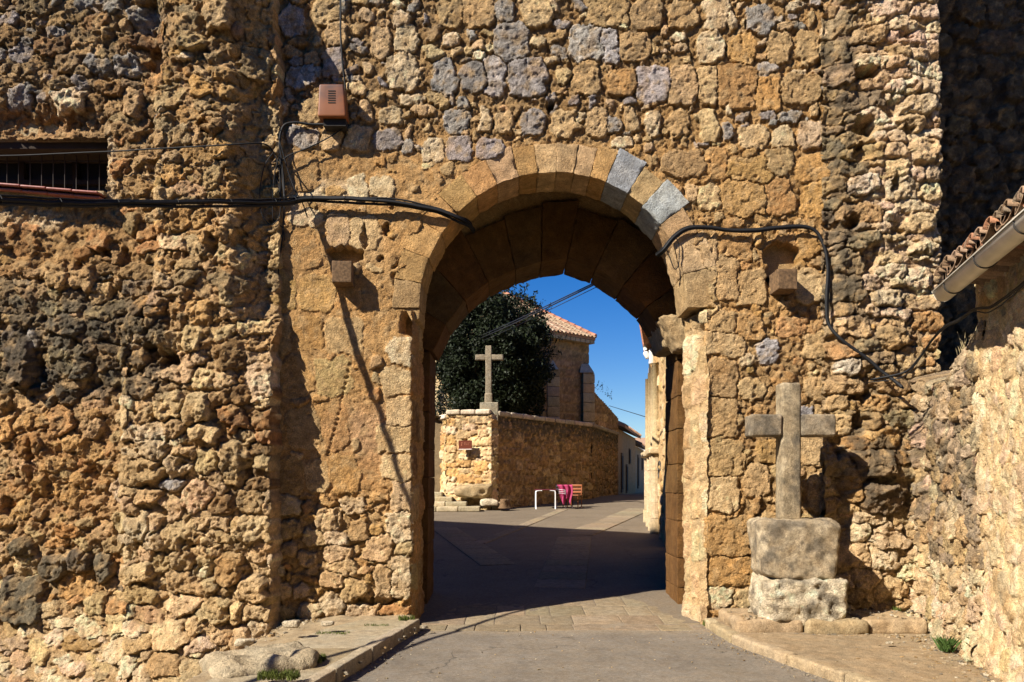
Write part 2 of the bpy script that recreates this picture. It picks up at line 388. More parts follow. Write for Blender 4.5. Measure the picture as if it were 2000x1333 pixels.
def blobs(px, py, lst, base=0.):
    out = np.zeros(px.shape)+base
    for x, y, rx, ry, h in lst: out = out+h*np.exp(-(((px-x)/rx)**2+((py-y)/ry)**2))
    return out
def cblobs(px, py, base, lst):
    out = np.ones(px.shape+(3,))*np.array(base)
    for x, y, rx, ry, c, w in lst:
        g = (w*np.exp(-(((px-x)/rx)**4+((py-y)/ry)**4)))[..., None]; out = out*(1-g)+np.array(c)*g
    return out
def box_(px, py, x0, x1, y0, y1, s=8.):
    return sst(px, x0-s, x0+s)*sst(-px, -x1-s, -x1+s)*sst(py, y0-s, y0+s)*sst(-py, -y1-s, -y1+s)
class Frame:
    """front faces parallel to the picture plane: photo pixels <-> metres on a plane at distance D"""
    def __init__(s, D): s.D = D; s.k = D/F
    def u(s, px): return (px-1000)*s.k
    def v(s, py): return EYE+(HZ-py)*s.k
    def px(s, u): return 1000+u/s.k
    def py(s, v): return HZ-(v-EYE)/s.k
    def grid(s, x0, x1, y0, y1, st):
        U, V = np.meshgrid(np.arange(s.u(x0), s.u(x1), st*s.k), np.arange(s.v(y1), s.v(y0), st*s.k), indexing='ij')
        return U, V, st*s.k
    def to3d(s, U, V, H): return np.stack([U, s.D-H, V], -1)
    def stone(s, S, x, y, w, h, c, rot=0, p=3.5, ht=.02, soft=.04): S.add(s.u(x), s.v(y), w/2*s.k, h/2*s.k, rot, p, ht, soft, c)
def at(px, py, D): return np.array([(px-1000)/F*D, D, EYE+(HZ-py)/F*D])
# ================================================================== THE GATE WALL (front face at 9.8 m)
G = Frame(9.8)
GX, GZ, GR = G.u(1082), G.v(599), 262*G.k
gate = empty('gate_wall', (0.5, 9.8, -.1), 'old town wall of ochre and grey rubble pierced by the round arched gateway', 'wall')
U, V, st = G.grid(505, 1655, -34, 1250, 2.2); PX = G.px(U); PY = G.py(V)
RR = np.sqrt((PX-1082)**2+(PY-599)**2)
def gcol(u, v):
    x, y = G.px(u), G.py(v); r = rng.random()
    if y > 960 and x < 820: return [CREAM, PALE, TAN, CREAM][int(r*4)]
    if y < 285:
        g = .42 if x < 1300 else .12
        if r < g: return np.array(GREY)*rng.uniform(.8, 1.45)
        if r < g+.35: return [CREAM, PALE][int(rng.integers(2))]
        return [TAN, CREAM][int(rng.integers(2))] if x < 1250 else GOLD
    if x > 1230 and y < 620: return [GOLD, OCHRE, TAN, GOLD, CREAM][int(r*5)]
    if x > 1380: return [TAN, CREAM, OCHRE, np.array(GREY)*1.2, TAN][int(r*5)]
    return [OCHRE, TAN, OCHRE, GOLD][int(r*4)]
S = Seeds()
LG = (.47, .49, .54)
hand = [  # x, y, w, h, colour, turn, squareness
 (1000,80,68,72,GREY,0,3),(1146,84,66,74,LG,0,3),(1190,88,34,70,LG,.1,4),(1240,92,62,58,TAN,0,3),(930,152,66,56,GREY,0,4),(1030,152,74,74,GREY,.1,4),
 (965,150,44,78,LG,0,4),(786,140,62,74,PALE,0,2.6),(794,74,46,58,PALE,0,3),(868,150,48,72,GREY,0,3),(743,85,38,60,CREAM,0,3),(658,68,40,58,CREAM,0,3),
 (846,290,50,52,PALE,0,2),(586,146,58,44,LG,0,2.6),(897,290,44,52,GREY,0,5),(957,292,56,40,GREY,0,3),(1103,240,54,50,CREAM,0,3),(1145,152,52,68,TAN,0,3.4),
 (1276,164,66,70,LG,0,3.6),(1214,160,58,50,GOLD,0,3),(1335,165,54,76,CREAM,0,4),(1384,165,44,72,CREAM,0,4),(1440,168,86,84,OCHRE,0,4),(1500,180,50,70,GOLD,0,4),
 (1565,175,74,66,TAN,0,3),(1390,90,50,62,PALE,0,3),(1450,95,56,56,GOLD,0,3),(1520,95,46,62,TAN,0,3.4),(1578,92,44,66,TAN,0,3),(1400,25,48,64,PALE,0,4),
 (1190,22,80,60,TAN,0,4),(1265,28,60,56,TAN,0,4),(1335,28,56,56,TAN,0,4),(1050,24,60,56,CREAM,0,3),(935,22,60,60,TAN,0,3),(985,22,36,44,GREY,0,3),(880,24,50,60,TAN,0,3),(640,22,60,50,CREAM,0,3),
 (1040,240,46,44,GREY,0,3),(1165,240,46,50,CREAM,0,3),(1200,243,30,32,GREY,0,3),(1235,235,26,46,CREAM,.2,3),(1275,240,34,46,PALE,0,3),(1325,240,46,52,TAN,0,2.4),(1385,245,34,66,CREAM,0,4),
 (985,240,34,50,CREAM,.1,3),(948,232,26,48,PALE,0,3),(890,235,50,48,GREY,0,3),(762,225,44,36,PALE,0,3),(715,215,28,36,CREAM,0,4),(608,215,46,46,TAN,0,4),(655,225,40,52,CREAM,.3,3),
 (1520,318,58,56,TAN,0,2.4),(1465,335,88,58,OCHRE,0,3),(1587,330,66,56,GOLD,.2,3),(1335,320,84,50,TAN,0,3.2),(1400,320,44,62,OCHRE,0,3),(1455,385,92,76,OCHRE,0,3.4),(1520,385,62,72,GOLD,.2,3),
 (1590,390,50,74,GOLD,0,3),(1385,385,44,50,CREAM,0,3),(1440,480,60,60,OCHRE,0,4),(1575,480,50,48,GOLD,0,3),(1365,470,60,40,TAN,0,4),(1420,540,50,90,TAN,0,5),(1470,560,52,70,TAN,0,5),(1580,560,60,64,CREAM,-.3,3),
 (1410,630,70,44,TAN,0,5),(1460,640,66,50,OCHRE,0,3),(1600,675,62,56,TAN,0,5),(1460,705,34,26,PALE,0,2.4),(1500,690,44,50,LG,0,3),(1545,640,60,40,OCHRE,0,3),
 (700,365,36,54,PALE,0,2.2),(745,368,48,44,PALE,0,3),(600,425,66,30,PALE,0,4),(712,455,60,64,CREAM,0,2.6),(660,450,50,70,CREAM,0,2.6),
 (783,686,50,54,PALE,0,7),(776,745,56,48,CREAM,0,6),(780,806,52,60,CREAM,0,6),(770,856,70,54,CREAM,0,6),(775,915,60,50,CREAM,0,6),(786,970,44,56,CREAM,0,5),(780,1030,52,62,PALE,0,6),
 (782,1128,46,84,PALE,.05,4),(748,1145,36,80,CREAM,0,4),(690,1150,46,46,TAN,0,3),(650,1130,44,34,CREAM,0,3),(668,1110,60,30,CREAM,0,3),(650,1180,46,44,PALE,0,3),(705,1195,60,26,PALE,0,4),(770,1193,62,22,RUST,0,4),
 (640,1015,46,46,CREAM,0,4),(655,1050,50,30,PALE,0,3),(690,990,52,30,PALE,0,4),(615,1050,44,30,CREAM,0,3),(660,1080,60,34,CREAM,0,3),(740,1070,54,50,CREAM,0,4),(700,1040,40,40,TAN,0,4),(600,1090,40,30,CREAM,0,3),
 (1415,668,74,54,CREAM,0,8),(1408,738,62,70,TAN,0,8),(1410,816,66,78,TAN,0,7),(1415,895,74,72,TAN,0,7),(1408,966,70,62,CREAM,0,5),(1424,1045,96,76,OCHRE,0,8),(1440,1116,122,56,GOLD,0,9),(1404,1168,56,44,PALE,0,3),(1460,1170,50,34,CREAM,0,3),
 (1370,485,60,70,TAN,0,6),(1375,560,58,66,TAN,0,6),(1372,615,60,30,CREAM,0,7),
 (1470,760,50,40,CREAM,0,3),(1500,880,40,50,OCHRE,0,3),(1480,940,50,60,TAN,0,3),(1600,760,50,50,TAN,0,3),(1590,880,50,60,TAN,0,3),(1600,960,44,70,TAN,0,3),(1480,815,44,50,OCHRE,0,3)]
for x, y, w, h, c, r, p in hand:
    flat = .006 if (x < 830 and 400 < y < 960) else .016
    G.stone(S, x, y, w*1.04, h*1.04, jit(c, .08), r, p, flat*.8+rng.uniform(0, .010)+(.02 if x < 700 and y > 1000 else 0), rng.uniform(.012, .024))
out = lambda u, v: math.hypot(G.px(u)-1082, G.py(v)-599) > 336 and not (800 < G.px(u) < 1390 and G.py(v) > 560)
S.rows(G.u(500), G.u(1640), G.v(300), G.v(-40), 72*G.k, 34*G.k, 74*G.k, gcol, (.008, .022), (.012, .022), (2.6, 5), ok=out, k=.8)
S.rows(G.u(1215), G.u(1640), G.v(1210), G.v(300), 70*G.k, 40*G.k, 84*G.k, gcol, (.006, .018), (.012, .024), (2.8, 6), ok=out, k=.8)
S.rows(G.u(500), G.u(860), G.v(980), G.v(300), 88*G.k, 50*G.k, 100*G.k, gcol, (.001, .006), (.012, .03), (2.6, 5), ok=out, k=.85, fill=.96)
S.rows(G.u(540), G.u(805), G.v(1215), G.v(980), 40*G.k, 32*G.k, 64*G.k, gcol, (.02, .05), (.025, .04), (2.6, 4), ok=out, k=.75)
S.darts(G.u(545), G.u(1625), G.v(1200), G.v(-30), 5200, 4.5*G.k, 17*G.k, lambda u, v: ([PALE, CREAM, TAN, GREY] if G.py(v) < 290 else [OCHRE, GOLD, TAN, CREAM])[int(rng.random()*4)], (.3, 2.6), (.012, .04), (.015, .03), ok=lambda u, v: out(u, v) and not (G.px(u) < 830 and 300 < G.py(v) < 960 and rng.random() < .85), k=.86)
gmo = cblobs(PX, PY, OCHRE, [(1000, 100, 700, 190, (.30, .215, .115), .85), (1500, 350, 260, 260, (.44, .29, .13), .8), (690, 1090, 140, 130, TAN, .8), (700, 480, 60, 40, CREAM, .4), (640, 372, 60, 24, PALE, .9),
      (560, 360, 26, 60, PALE, .7), (1560, 900, 120, 300, (.34, .26, .15), .7), (1640, 300, 22, 400, (.26, .20, .12), .6), (730, 860, 60, 70, (.50, .36, .26), .6), (1500, 1130, 100, 50, CREAM, .6), (700, 930, 80, 60, (.50, .30, .13), .6)])
rgh = .008+.014*box_(PX, PY, 500, 1700, -60, 285, 40)+.010*box_(PX, PY, 1230, 1700, 285, 640, 40)+.014*box_(PX, PY, 500, 830, 960, 1260, 30)+.01*box_(PX, PY, 1380, 1700, 600, 1260, 30)
jnt = .007+.016*sst(-PY, -330, -240)+.022*box_(PX, PY, 500, 830, 960, 1260, 30)+.006*sst(PX, 1230, 1300)
gl = .55*box_(PX, PY, 500, 1350, -60, 250, 60)+.3*box_(PX, PY, 1440, 1660, 640, 1000, 60)+.35*box_(PX, PY, 1600, 1670, -60, 1250, 20)
gbase = .03*n2(U, V, .9, 50)+.015*n2(U, V, 2.3, 51)+.05*sst(PX, 1560, 1660)-.05*blobs(PX, PY, [(575, 80, 60, 120, 1), (1565, 860, 60, 90, 1.3)])
xl = 808+3*n2(U, V, 9, 70)-16*np.exp(-((PY-632)/22)**4); xr = 1374+3*n2(U, V, 8, 71)
def gextra(U, V, H, I):
    ring = (RR < 309+16*n2(U, V, 5, 90)+8*n2(U, V, 14, 91)) & (PY < 605); H = np.where(ring, np.minimum(H, -.03), H)
    for x, y, rx, ry, d in [(674, 497, 34, 15, .20), (1528, 500, 34, 26, .24), (1524, 535, 24, 30, .16), (1075, 203, 8, 10, .12), (1685, 140, 12, 12, .1), (1075, 318, 4, 26, .05), (755, 450, 7, 12, .06), (742, 508, 7, 5, .06),
                            (1330, 655, 5, 5, .0), (735, 1175, 45, 9, .10), (550, 1020, 8, 200, .0), (712, 462, 4, 26, .07), (1075, 205, 4, 40, .03), (1335, 700, 6, 12, .02), (660, 1000, 4, 30, .04)]:
        q = ((PX+6*n2(U, V, 14, 5)-x)/rx)**2+((PY+6*n2(U, V, 14, 6)-y)/ry)**2; H = H-d*sst(-q, -1.25, -.75)
    # sloping notch of the left impost, chamfered corners of the jambs
    H = H-.10*np.exp(-((PX-797)/14)**4-((PY-634)/24)**4)
    H = H-.03*sst(-np.abs(PX-xl), -7, 0)*(PY > 600)-.03*sst(-np.abs(PX-xr), -7, 0)*(PY > 600)
    # long cracks
    for pts in ([(688, 700), (672, 760), (665, 800), (650, 850), (640, 890)], [(540, 180), (545, 300), (549, 480)], [(640, 1000), (668, 985), (700, 1010)], [(1075, 270), (1080, 310), (1077, 345)], [(1480, 700), (1470, 790), (1476, 860), (1455, 930)]):
        P = crom([(x, y, 0) for x, y in pts], 5)[:, :2]
        d = np.full(PX.shape, 99.)
        for p in P: d = np.minimum(d, np.hypot(PX+4*n2(U, V, 12, 8)-p[0], PY-p[1]))
        H = H-.022*sst(-d, -5.5, -1.5)
    return H
keep = ~(((PY < 606) & (RR < 275)) | ((PY >= 600) & (PX > xl) & (PX < xr)))
keep &= V > -.32
patch(gate, U, V, st, S, G.to3d, gbase, rgh, jnt, gmo, keep=keep, lichen=gl, lat=.014, extra=gextra, seed=0, srough=.55, gap=.05, mamp=.009, warp=1.9)

def wedge(parent, q, y0, y1, c, name='voussoir', res=.05, amp=.006, bev=.007, seed=0, mat=None, rake=None):
    """stone block: four corners in the X-Z plane (inner a, inner b, outer b, outer a), from depth y0 to y1"""
    q = [np.array(p, float) for p in q]; w = np.linalg.norm(q[1]-q[0]); w2_ = np.linalg.norm(q[2]-q[3]); r = np.linalg.norm((q[3]+q[2]-q[0]-q[1])/2)
    Vv, Q = rbox(((w+w2_)/2, y1-y0, r), bev, res, amp, 7, seed); Vv += amp*.5*np.stack([n3(Vv+seed, 19, 1), n3(Vv+seed, 19, 2), n3(Vv+seed, 19, 3)], 1)
    a = Vv[:, 0]/((w+w2_)/2)+.5; b = Vv[:, 2]/r+.5
    A = q[0][None]*(1-a)[:, None]+q[1][None]*a[:, None]; B = q[3][None]*(1-a)[:, None]+q[2][None]*a[:, None]; XZ = A*(1-b)[:, None]+B*b[:, None]
    P = np.stack([XZ[:, 0], Vv[:, 1]+(y0+y1)/2, XZ[:, 1]], 1)
    cc = np.tile(np.array(c, float), (len(P), 1))*(1+.30*n3(P, 4, 3)+.25*n3(P, 13, 4))[:, None]
    return mesh(name, P, Q, mat or M_VOU, parent, cc)
def pol(deg, r): t = math.radians(deg); return (GX+r*math.sin(t), GZ+r*math.cos(t))
bd = [-90.5, -80, -69, -57, -46, -35, -25, -15, -7, 1, 8.5, 15.5, 22.5, 33, 41.5, 52.5, 63, 76, 90.5]
vc = [TAN, OCHRE, OCHRE, GOLD, OCHRE, OCHRE, TAN, OCHRE, TAN, TAN, TAN, OCHRE, (.37, .42, .51), TAN, (.42, .47, .56), TAN, CREAM, TAN]
for i in range(18):
    g = .05; ro = GR+(58+rng.uniform(-5, 7)+(12 if i in (12, 14) else 0))*G.k; ri = GR+rng.uniform(-.006, .008)
    wedge(gate, [pol(bd[i]+g, ri), pol(bd[i+1]-g, ri), pol(bd[i+1]-g*.6, ro), pol(bd[i]+g*.6, ro)], 9.797-rng.uniform(0, .012), 10.45, jit(np.array(vc[i])*(.98, .88, .76), .10), seed=i+1, amp=.013, res=.035)
# impost fragment and spring stones on the right, springers on the left
def X98(px, D=9.8): return (px-1000)/F*D
wedge(gate, [(X98(805), G.v(628)), (X98(818), G.v(622)), (X98(820), G.v(604)), (X98(790), G.v(602))], 9.82, 10.45, OCHRE, 'impost', seed=32, amp=.012)
# reveals of the front jambs: left in shade, right splayed towards the sun
def reveal(x0, x1, side, zt, colr, sd, y0=9.775, y1=10.46, c=TAN, rows=76*G.k, ribs=False):
    st = .02; U, V = np.meshgrid(np.arange(0, y1-y0+st, st), np.arange(-.3, zt, st), indexing='ij'); S = Seeds()
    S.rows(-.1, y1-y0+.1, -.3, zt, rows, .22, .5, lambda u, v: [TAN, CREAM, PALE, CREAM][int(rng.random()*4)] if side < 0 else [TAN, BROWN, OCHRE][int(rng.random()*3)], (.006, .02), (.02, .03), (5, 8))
    def t3(u, v, h):
        d = u if side > 0 else (y1-y0)-u; x = x0+(x1-x0)*d/(y1-y0); return np.stack([x+side*h, y0+d, v], -1)
    def ex(u, v, H, I):
        d = u if side > 0 else (y1-y0)-u
        if ribs: H = H+.014*np.sin(d*26)-.03*sst(d, y1-y0-.14, y1-y0)+.03*n2(u, v, 2.4, 9)*d/(y1-y0)
        if ribs: H = H-.16*np.exp(-((d-.10)/.13)**4-((v-G.v(655))/.12)**4)
        return H-.03*sst(-d, -.04, 0)
    patch(gate, U, V, st, S, t3, .012*n2(U, V, 2, sd), .012+0*U, .006+0*U, np.ones(U.shape+(3,))*np.array(c), names=('jamb_stone', 'jamb_mortar'), extra=ex, seed=sd, lat=.01, srough=1)
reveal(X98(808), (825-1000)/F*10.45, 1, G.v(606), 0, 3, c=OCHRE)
reveal(X98(1375), (1331-1000)/F*10.45, -1, G.v(606), 0, 4, c=CREAM, ribs=True)

# body of the wall with the gate passage through it
def plate(hole, rect, y0, y1, mat, name, parent, c, label=None):
    x0, x1, z0, z1 = rect; hole = [np.array(p) for p in hole]; n = len(hole); outp = []
    cx, cz = .45, 2.6
    for p in hole:
        d = p-np.array([cx, cz]); tt = min(((x1 if d[0] > 0 else x0)-cx)/d[0] if abs(d[0]) > 1e-6 else 9e9, ((z1 if d[1] > 0 else z0)-cz)/d[1] if abs(d[1]) > 1e-6 else 9e9)
        outp.append(np.array([cx, cz])+d*tt)
    # put the two upper corners in
    Vv = []; 
    for y in (y0, y1):
        Vv += [(p[0], y, p[1]) for p in hole]; Vv += [(p[0], y, p[1]) for p in outp]
    Fs = []
    for i in range(n-1):
        Fs.append((i, i+1, n+i+1, n+i)); Fs.append((2*n+i+1, 2*n+i, 3*n+i, 3*n+i+1)); Fs.append((i+1, i, 2*n+i, 2*n+i+1)); Fs.append((n+i, n+i+1, 3*n+i+1, 3*n+i))
    return mesh(name, Vv, Fs, mat, parent, np.array(c), False)
hole1 = [(X98(800)-.14, -.5)]+[(X98(800)-.14, z) for z in (1, 2, 3, 3.8)]+[(GX+2.05*math.sin(math.radians(a)), 3.9+1.75*math.cos(math.radians(a))) for a in range(-88, 89, 6)]+[(2.62, z) for z in (3.8, 3, 2, 1, -.5)]
plate(hole1, (-3.0, 5.1, -.5, 13.2), 9.96, 11.0, M_VOU, 'wall_core', gate, OCHRE)
k2 = 11.86/F
def in2(x, y): return ((x-1000)*k2, EYE+(HZ-y)*k2)
ip = [in2(*p) for p in [(857, 706), (880, 657), (915, 613), (957, 580), (1006, 558), (1053, 543), (1100, 537), (1152, 554), (1201, 587), (1243, 625), (1266, 662)]]
cen = np.array([.38, 3.0])
mid = [tuple(np.array(p)+(np.array(p)-cen)/np.linalg.norm(np.array(p)-cen)*.3) for p in ip]
hole2 = [(-1.45, -.5), (-1.45, 1), (-1.45, 2.4)]+mid+[(2.62, 2.6), (2.62, 1), (2.62, -.5)]
plate(hole2, (-3.0, 5.1, -.5, 13.2), 11.06, 11.80, M_VOU, 'wall_core', gate, OCHRE)
for i in range(10):
    a, b = np.array(ip[i]), np.array(ip[i+1]); t = (b-a)/np.linalg.norm(b-a); g = .004
    oa = a+(a-cen)/np.linalg.norm(a-cen)*(.72+.05*(i % 3)); ob = b+(b-cen)/np.linalg.norm(b-cen)*(.72+.05*(i % 3))
    wedge(gate, [a+t*g, b-t*g, ob-t*g, oa+t*g], 11.0, 11.86, jit(np.array([OCHRE, TAN, GOLD][i % 3])*(.32, .25, .18), .1), 'inner_voussoir', seed=40+i, amp=.014, res=.07)  # passage shade put into these stones' darkened colour
z = -.2; i = 0
while z < ip[0][1]-.02:
    h = min(rng.uniform(.38, .55), ip[0][1]-z); i += 1
    e = 0.035*(1-z/3.3)
    wedge(gate, [(-2.1, z+.004), (-1.135-e, z+.004), (-1.135-e+.004, z+h-.004), (-2.1, z+h-.004)], 11.0, 11.86, jit(np.array(OCHRE)*(.32, .25, .18), .1), 'inner_jamb_stone', seed=60+i, amp=.012, res=.07); z += h  # left inner jamb: colour darkened to stand for passage shade
z = -.2
while z < 3.52:
    h = min(rng.uniform(.38, .55), 3.55-z); i += 1
    wedge(gate, [(2.285, z+.004), (3.2, z+.004), (3.2, z+h-.004), (2.285, z+h-.004)], 11.0, 11.86, jit(np.array(OCHRE)*(.32, .25, .18), .1), 'inner_jamb_stone', seed=80+i, amp=.012, res=.07); z += h  # right inner jamb darkened the same way, shade in the colour
# weathered imposts: the right one catches the sun
wedge(gate, [(2.20, 3.40), (2.70, 3.38), (2.70, 3.86), (1.97, 3.84)], 10.50, 10.99, (.46, .33, .18), 'impost', seed=71, amp=.03, res=.03, bev=.03)
wedge(gate, [(2.10, 3.50), (2.9, 3.50), (2.9, 3.94), (1.99, 3.94)], 11.0, 11.84, TAN, 'impost', seed=72, amp=.03, res=.05, bev=.03)
for x0, x1, nm in ((-1.9, -1.225, 0), (2.40, 3.0, 1)):
    Vb, Fb = boxm(((x0+x1)/2, 10.22, 1.65), (x1-x0, .44, 4.3)); mesh('jamb_core', Vb, Fb, M_VOU, gate, np.array(OCHRE), False)
# timber stubs in their sockets
M_WOOD = plain('weathered_timber', (.13, .075, .035), .9, var=.5, sc=30, bump=.01)
for (px, py, w, h, l, sd) in ((672, 541, 38, 42, .20, 1), (1524, 556, 38, 40, .22, 2)):
    Vv, Q = rbox((w*G.k, l+.35, h*G.k), .012, .03, .008, 9, sd); Vv = turn(Vv, .06, -.04)
    c = np.array([G.u(px), 9.8-l/2+.17, G.v(py)]); o = mesh('beam_end', Vv+c, Q, M_WOOD, None)
    tag(o, ('sawn timber beam end sticking out left of the arch beside the cable shadow', 'sawn timber beam end sticking out right of the arch above the stone cross')[sd-1], 'beam', 'timber beam ends set in the gate wall')
# pale quoin row edges on the left jamb get their own thin arris stones through the field above

# ================================================================== LEFT BUTTRESS AND HOUSE WALL (around 9.5 m)
A = Frame(9.5)
tower = empty('ruined_buttress', (-4.2, 9.5, -.5), 'eroded rubble buttress with cream mortar left of the gateway', 'buttress')
hwall = empty('house_wall', (-6.2, 9.5, -.5), 'rough brown rubble house wall with the dark window at the left edge', 'wall')
def smoothbase(PX, PY): return .9*sst(PY, 1120, 1420)*sst(-PX, -560, -380)
def A3(U, V, H):
    px, py = A.px(U), A.py(V); B = smoothbase(px, py); s = (A.D-B)/A.D
    return np.stack([U*s, A.D-B-H, EYE+(V-EYE)*s], -1)
seamx = lambda py: np.interp(py, [-40, 150, 400, 560, 640, 1400], [300, 302, 306, 306, 236, 236])
def acol(u, v):
    x, y = A.px(u), A.py(v); r = rng.random()
    if x < seamx(y):
        if y < 250: return [BROWN, TAN, (.34, .27, .17), GREY][int(r*4)]
        if y < 540: return [OCHRE, RUST, (.34, .24, .13)][int(r*3)]
        if y < 800: return [(.22, .20, .16), (.14, .13, .11), (.32, .26, .17), TAN][int(r*4)]
        if y < 1060: return [RUST, OCHRE, GOLD, TAN][int(r*4)]
        if y < 1190: return [(.16, .15, .13), TAN, GOLD, CREAM][int(r*4)]
        return [CREAM, PALE, TAN, PINK][int(r*4)]
    if y < 660: return [TAN, OCHRE, CREAM, GOLD, (.34, .28, .18)][int(r*5)]
    if y > 1000 or x < 430: return [CREAM, PALE, CREAM, TAN][int(r*4)]
    return [BROWN, RUST, TAN, CREAM][int(r*4)]
def field_left(parent, x0, x1, y0, y1, keepf, sd, nd, names):
    U, V, st = A.grid(x0, x1, y0, y1, 2.3); PX = A.px(U); PY = A.py(V); S = Seeds()
    for x, y, w, h, c, r, p, ht in [(130, 190, 80, 44, PALE, .1, 3, .09), (440, 742, 50, 34, CREAM, 0, 3, .06), (508, 740, 52, 88, PINK, 0, 6, .03), (273, 1025, 50, 60, PALE, .1, 3, .09), (330, 790, 60, 60, CREAM, .3, 2.5, .10), (388, 800, 56, 66, CREAM, -.3, 3, .12),
            (282, 845, 84, 36, PINK, 0, 5, .03), (335, 945, 46, 24, LG, 0, 2.5, .09), (448, 1110, 50, 62, OCHRE, 0, 3, .1), (420, 1190, 66, 50, CREAM, 0, 3, .1), (505, 1195, 60, 34, CREAM, 0, 4, .08), (495, 1150, 66, 50, CREAM, .2, 3, .1), (475, 1245, 44, 50, CREAM, 0, 2.6, .12),
            (510, 1232, 40, 44, PALE, 0, 4, .08), (104, 545, 44, 40, TAN, 0, 2.6, .08), (365, 110, 30, 20, PALE, 0, 3, .1), (375, 85, 56, 34, TAN, .2, 3, .12), (430, 40, 60, 60, CREAM, .3, 2.5, .14), (420, 248, 50, 34, BROWN, -.3, 3, .1), (318, 215, 24, 10, PALE, .2, 3, .05),
            (30, 695, 60, 120, (.12, .11, .1), .2, 2.5, .12), (60, 655, 16, 50, LG, .3, 3, .05), (160, 545, 46, 44, TAN, 0, 3, .07), (100, 1110, 60, 50, (.13, .12, .1), 0, 3, .12), (150, 1100, 50, 44, (.13, .12, .1), 0, 3, .12), (198, 1110, 34, 60, (.13, .12, .1), 0, 3, .12),
            (40, 1170, 90, 90, (.15, .14, .11), 0, 2.6, .12), (40, 1072, 44, 40, (.14, .13, .1), 0, 2.6, .1), (150, 1140, 90, 50, GOLD, .1, 4, .03), (150, 1260, 70, 26, GOLD, 0, 4, .04), (255, 195, 40, 60, TAN, .1, 3, .06), (280, 1320, 30, 40, PALE, .1, 3, .08), (325, 1300, 60, 50, TAN, 0, 3, .06)]:
        if x0-20 < x < x1+20: A.stone(S, x, y, w*1.05, h*1.05, jit(c, .08), r, p, ht, .04)
    inwin = lambda u, v: not (A.px(u) < 225 and 215 < A.py(v) < 440)
    smooth_zone = lambda u, v: inwin(u, v) and not (A.px(u) < 300 and 405 < A.py(v) < 520 and rng.random() < .65)
    if x0 > 100: S.darts(A.u(236), A.u(535), A.v(1400), A.v(690), 260, 15*A.k, 36*A.k, acol, (.7, 2.2), (.04, .10), (.025, .055), (2.3, 4.5), ok=inwin, k=.74)
    S.darts(A.u(x0), A.u(x1), A.v(y1), A.v(y0), nd, 5*A.k, 27*A.k, acol, (.6, 2.6), (.012, .065), (.012, .04), (2.3, 5.5), ok=lambda u, v: smooth_zone(u, v) and not (A.px(u) < 232 and 800 < A.py(v) < 1060 and rng.random() < .5), k=.72)
    base = blobs(PX, PY, [(455, -60, 60, 60, .42), (400, -90, 60, 50, .3), (500, 330, 40, 170, -.02), (510, 90, 34, 100, -.10), (300, 60, 30, 70, -.12), (290, 20, 30, 30, -.1), (60, 235, 90, 34, -.16), (245, 680, 34, 60, -.06), (140, 655, 90, 60, .06), (60, 560, 70, 40, .05),  # first two lumps, above the frame, shaped to cast shade down the wall
             (480, 560, 40, 40, .05), (330, 700, 30, 30, -.1), (440, 330, 60, 60, .05), (60, 900, 60, 120, .03), (350, 1050, 100, 40, .03), (330, 1060, 60, 50, .04), (400, 600, 40, 60, .06), (20, 980, 40, 60, -.04), (170, 1200, 40, 60, -.03), (495, 250, 20, 60, -.05), (420, 250, 40, 30, .07)])
    sm = seamx(PY); wallpart = sst(-PX, -sm-8, -sm+8); base = base-.07*wallpart+.035*n2(U, V, 1.6, sd)+.03*n2(U, V, 3.6, sd+1)
    ed = np.interp(PY, [-40, 100, 150, 190, 300, 450, 590, 650, 720, 780, 1000, 1250], [-.16, -.12, -.16, -.22, -.25, -.25, -.23, -.12, -.04, .0, -.01, .02])
    b = sst(PX, 440, 515); base = base*(1-.7*b)+ed*b
    edge = 534+5*n2(U, V, 6, 88)+5*n2(U, V, 2, 89)+np.interp(PY, [0, 200, 620, 700], [-2, 6, 4, 0]); 
    lich = .0*PX+.85*box_(PX, PY, -90, 330, 560, 790, 45)*(1)+.55*box_(PX, PY, -90, 310, -60, 200, 50)+.4*box_(PX, PY, -90, 230, 1070, 1200, 26)+.5*box_(PX, PY, 300, 500, -60, 160, 50)+.55*box_(PX, PY, 425, 545, 790, 1000, 30)+.4*box_(PX, PY, 200, 340, 620, 760, 40)+.08
    lich = np.clip(lich, 0, 1)
    mcol = cblobs(PX, PY, (.46, .34, .2), [(100, 120, 240, 190, (.27, .205, .12), .9), (60, 232, 130, 34, (.40, .26, .14), .9), (150, 470, 170, 75, (.38, .25, .12), .95), (55, 425, 85, 18, PALE, .8), (120, 930, 120, 130, (.47, .29, .14), .9), (420, 1100, 200, 190, CREAM, .85), (380, 850, 60, 160, CREAM, .85),
             (100, 1290, 260, 70, CREAM, .8), (440, 420, 110, 330, (.47, .32, .17), .7), (150, 665, 150, 90, (.30, .25, .17), .8), (480, 890, 40, 90, (.30, .2, .11), .7), (208, 320, 12, 70, PALE, .8)])
    lum = .05+.02*n2(U, V, 1.1, 91)-.04*box_(PX, PY, -60, 300, 400, 520, 14)-.02*box_(PX, PY, -60, 232, 800, 1060, 20)+.02*box_(PX, PY, 300, 545, -60, 700, 30)-.02*box_(PX, PY, 230, 530, 760, 1300, 50); rg = .030-.010*box_(PX, PY, -60, 300, 400, 520, 14)
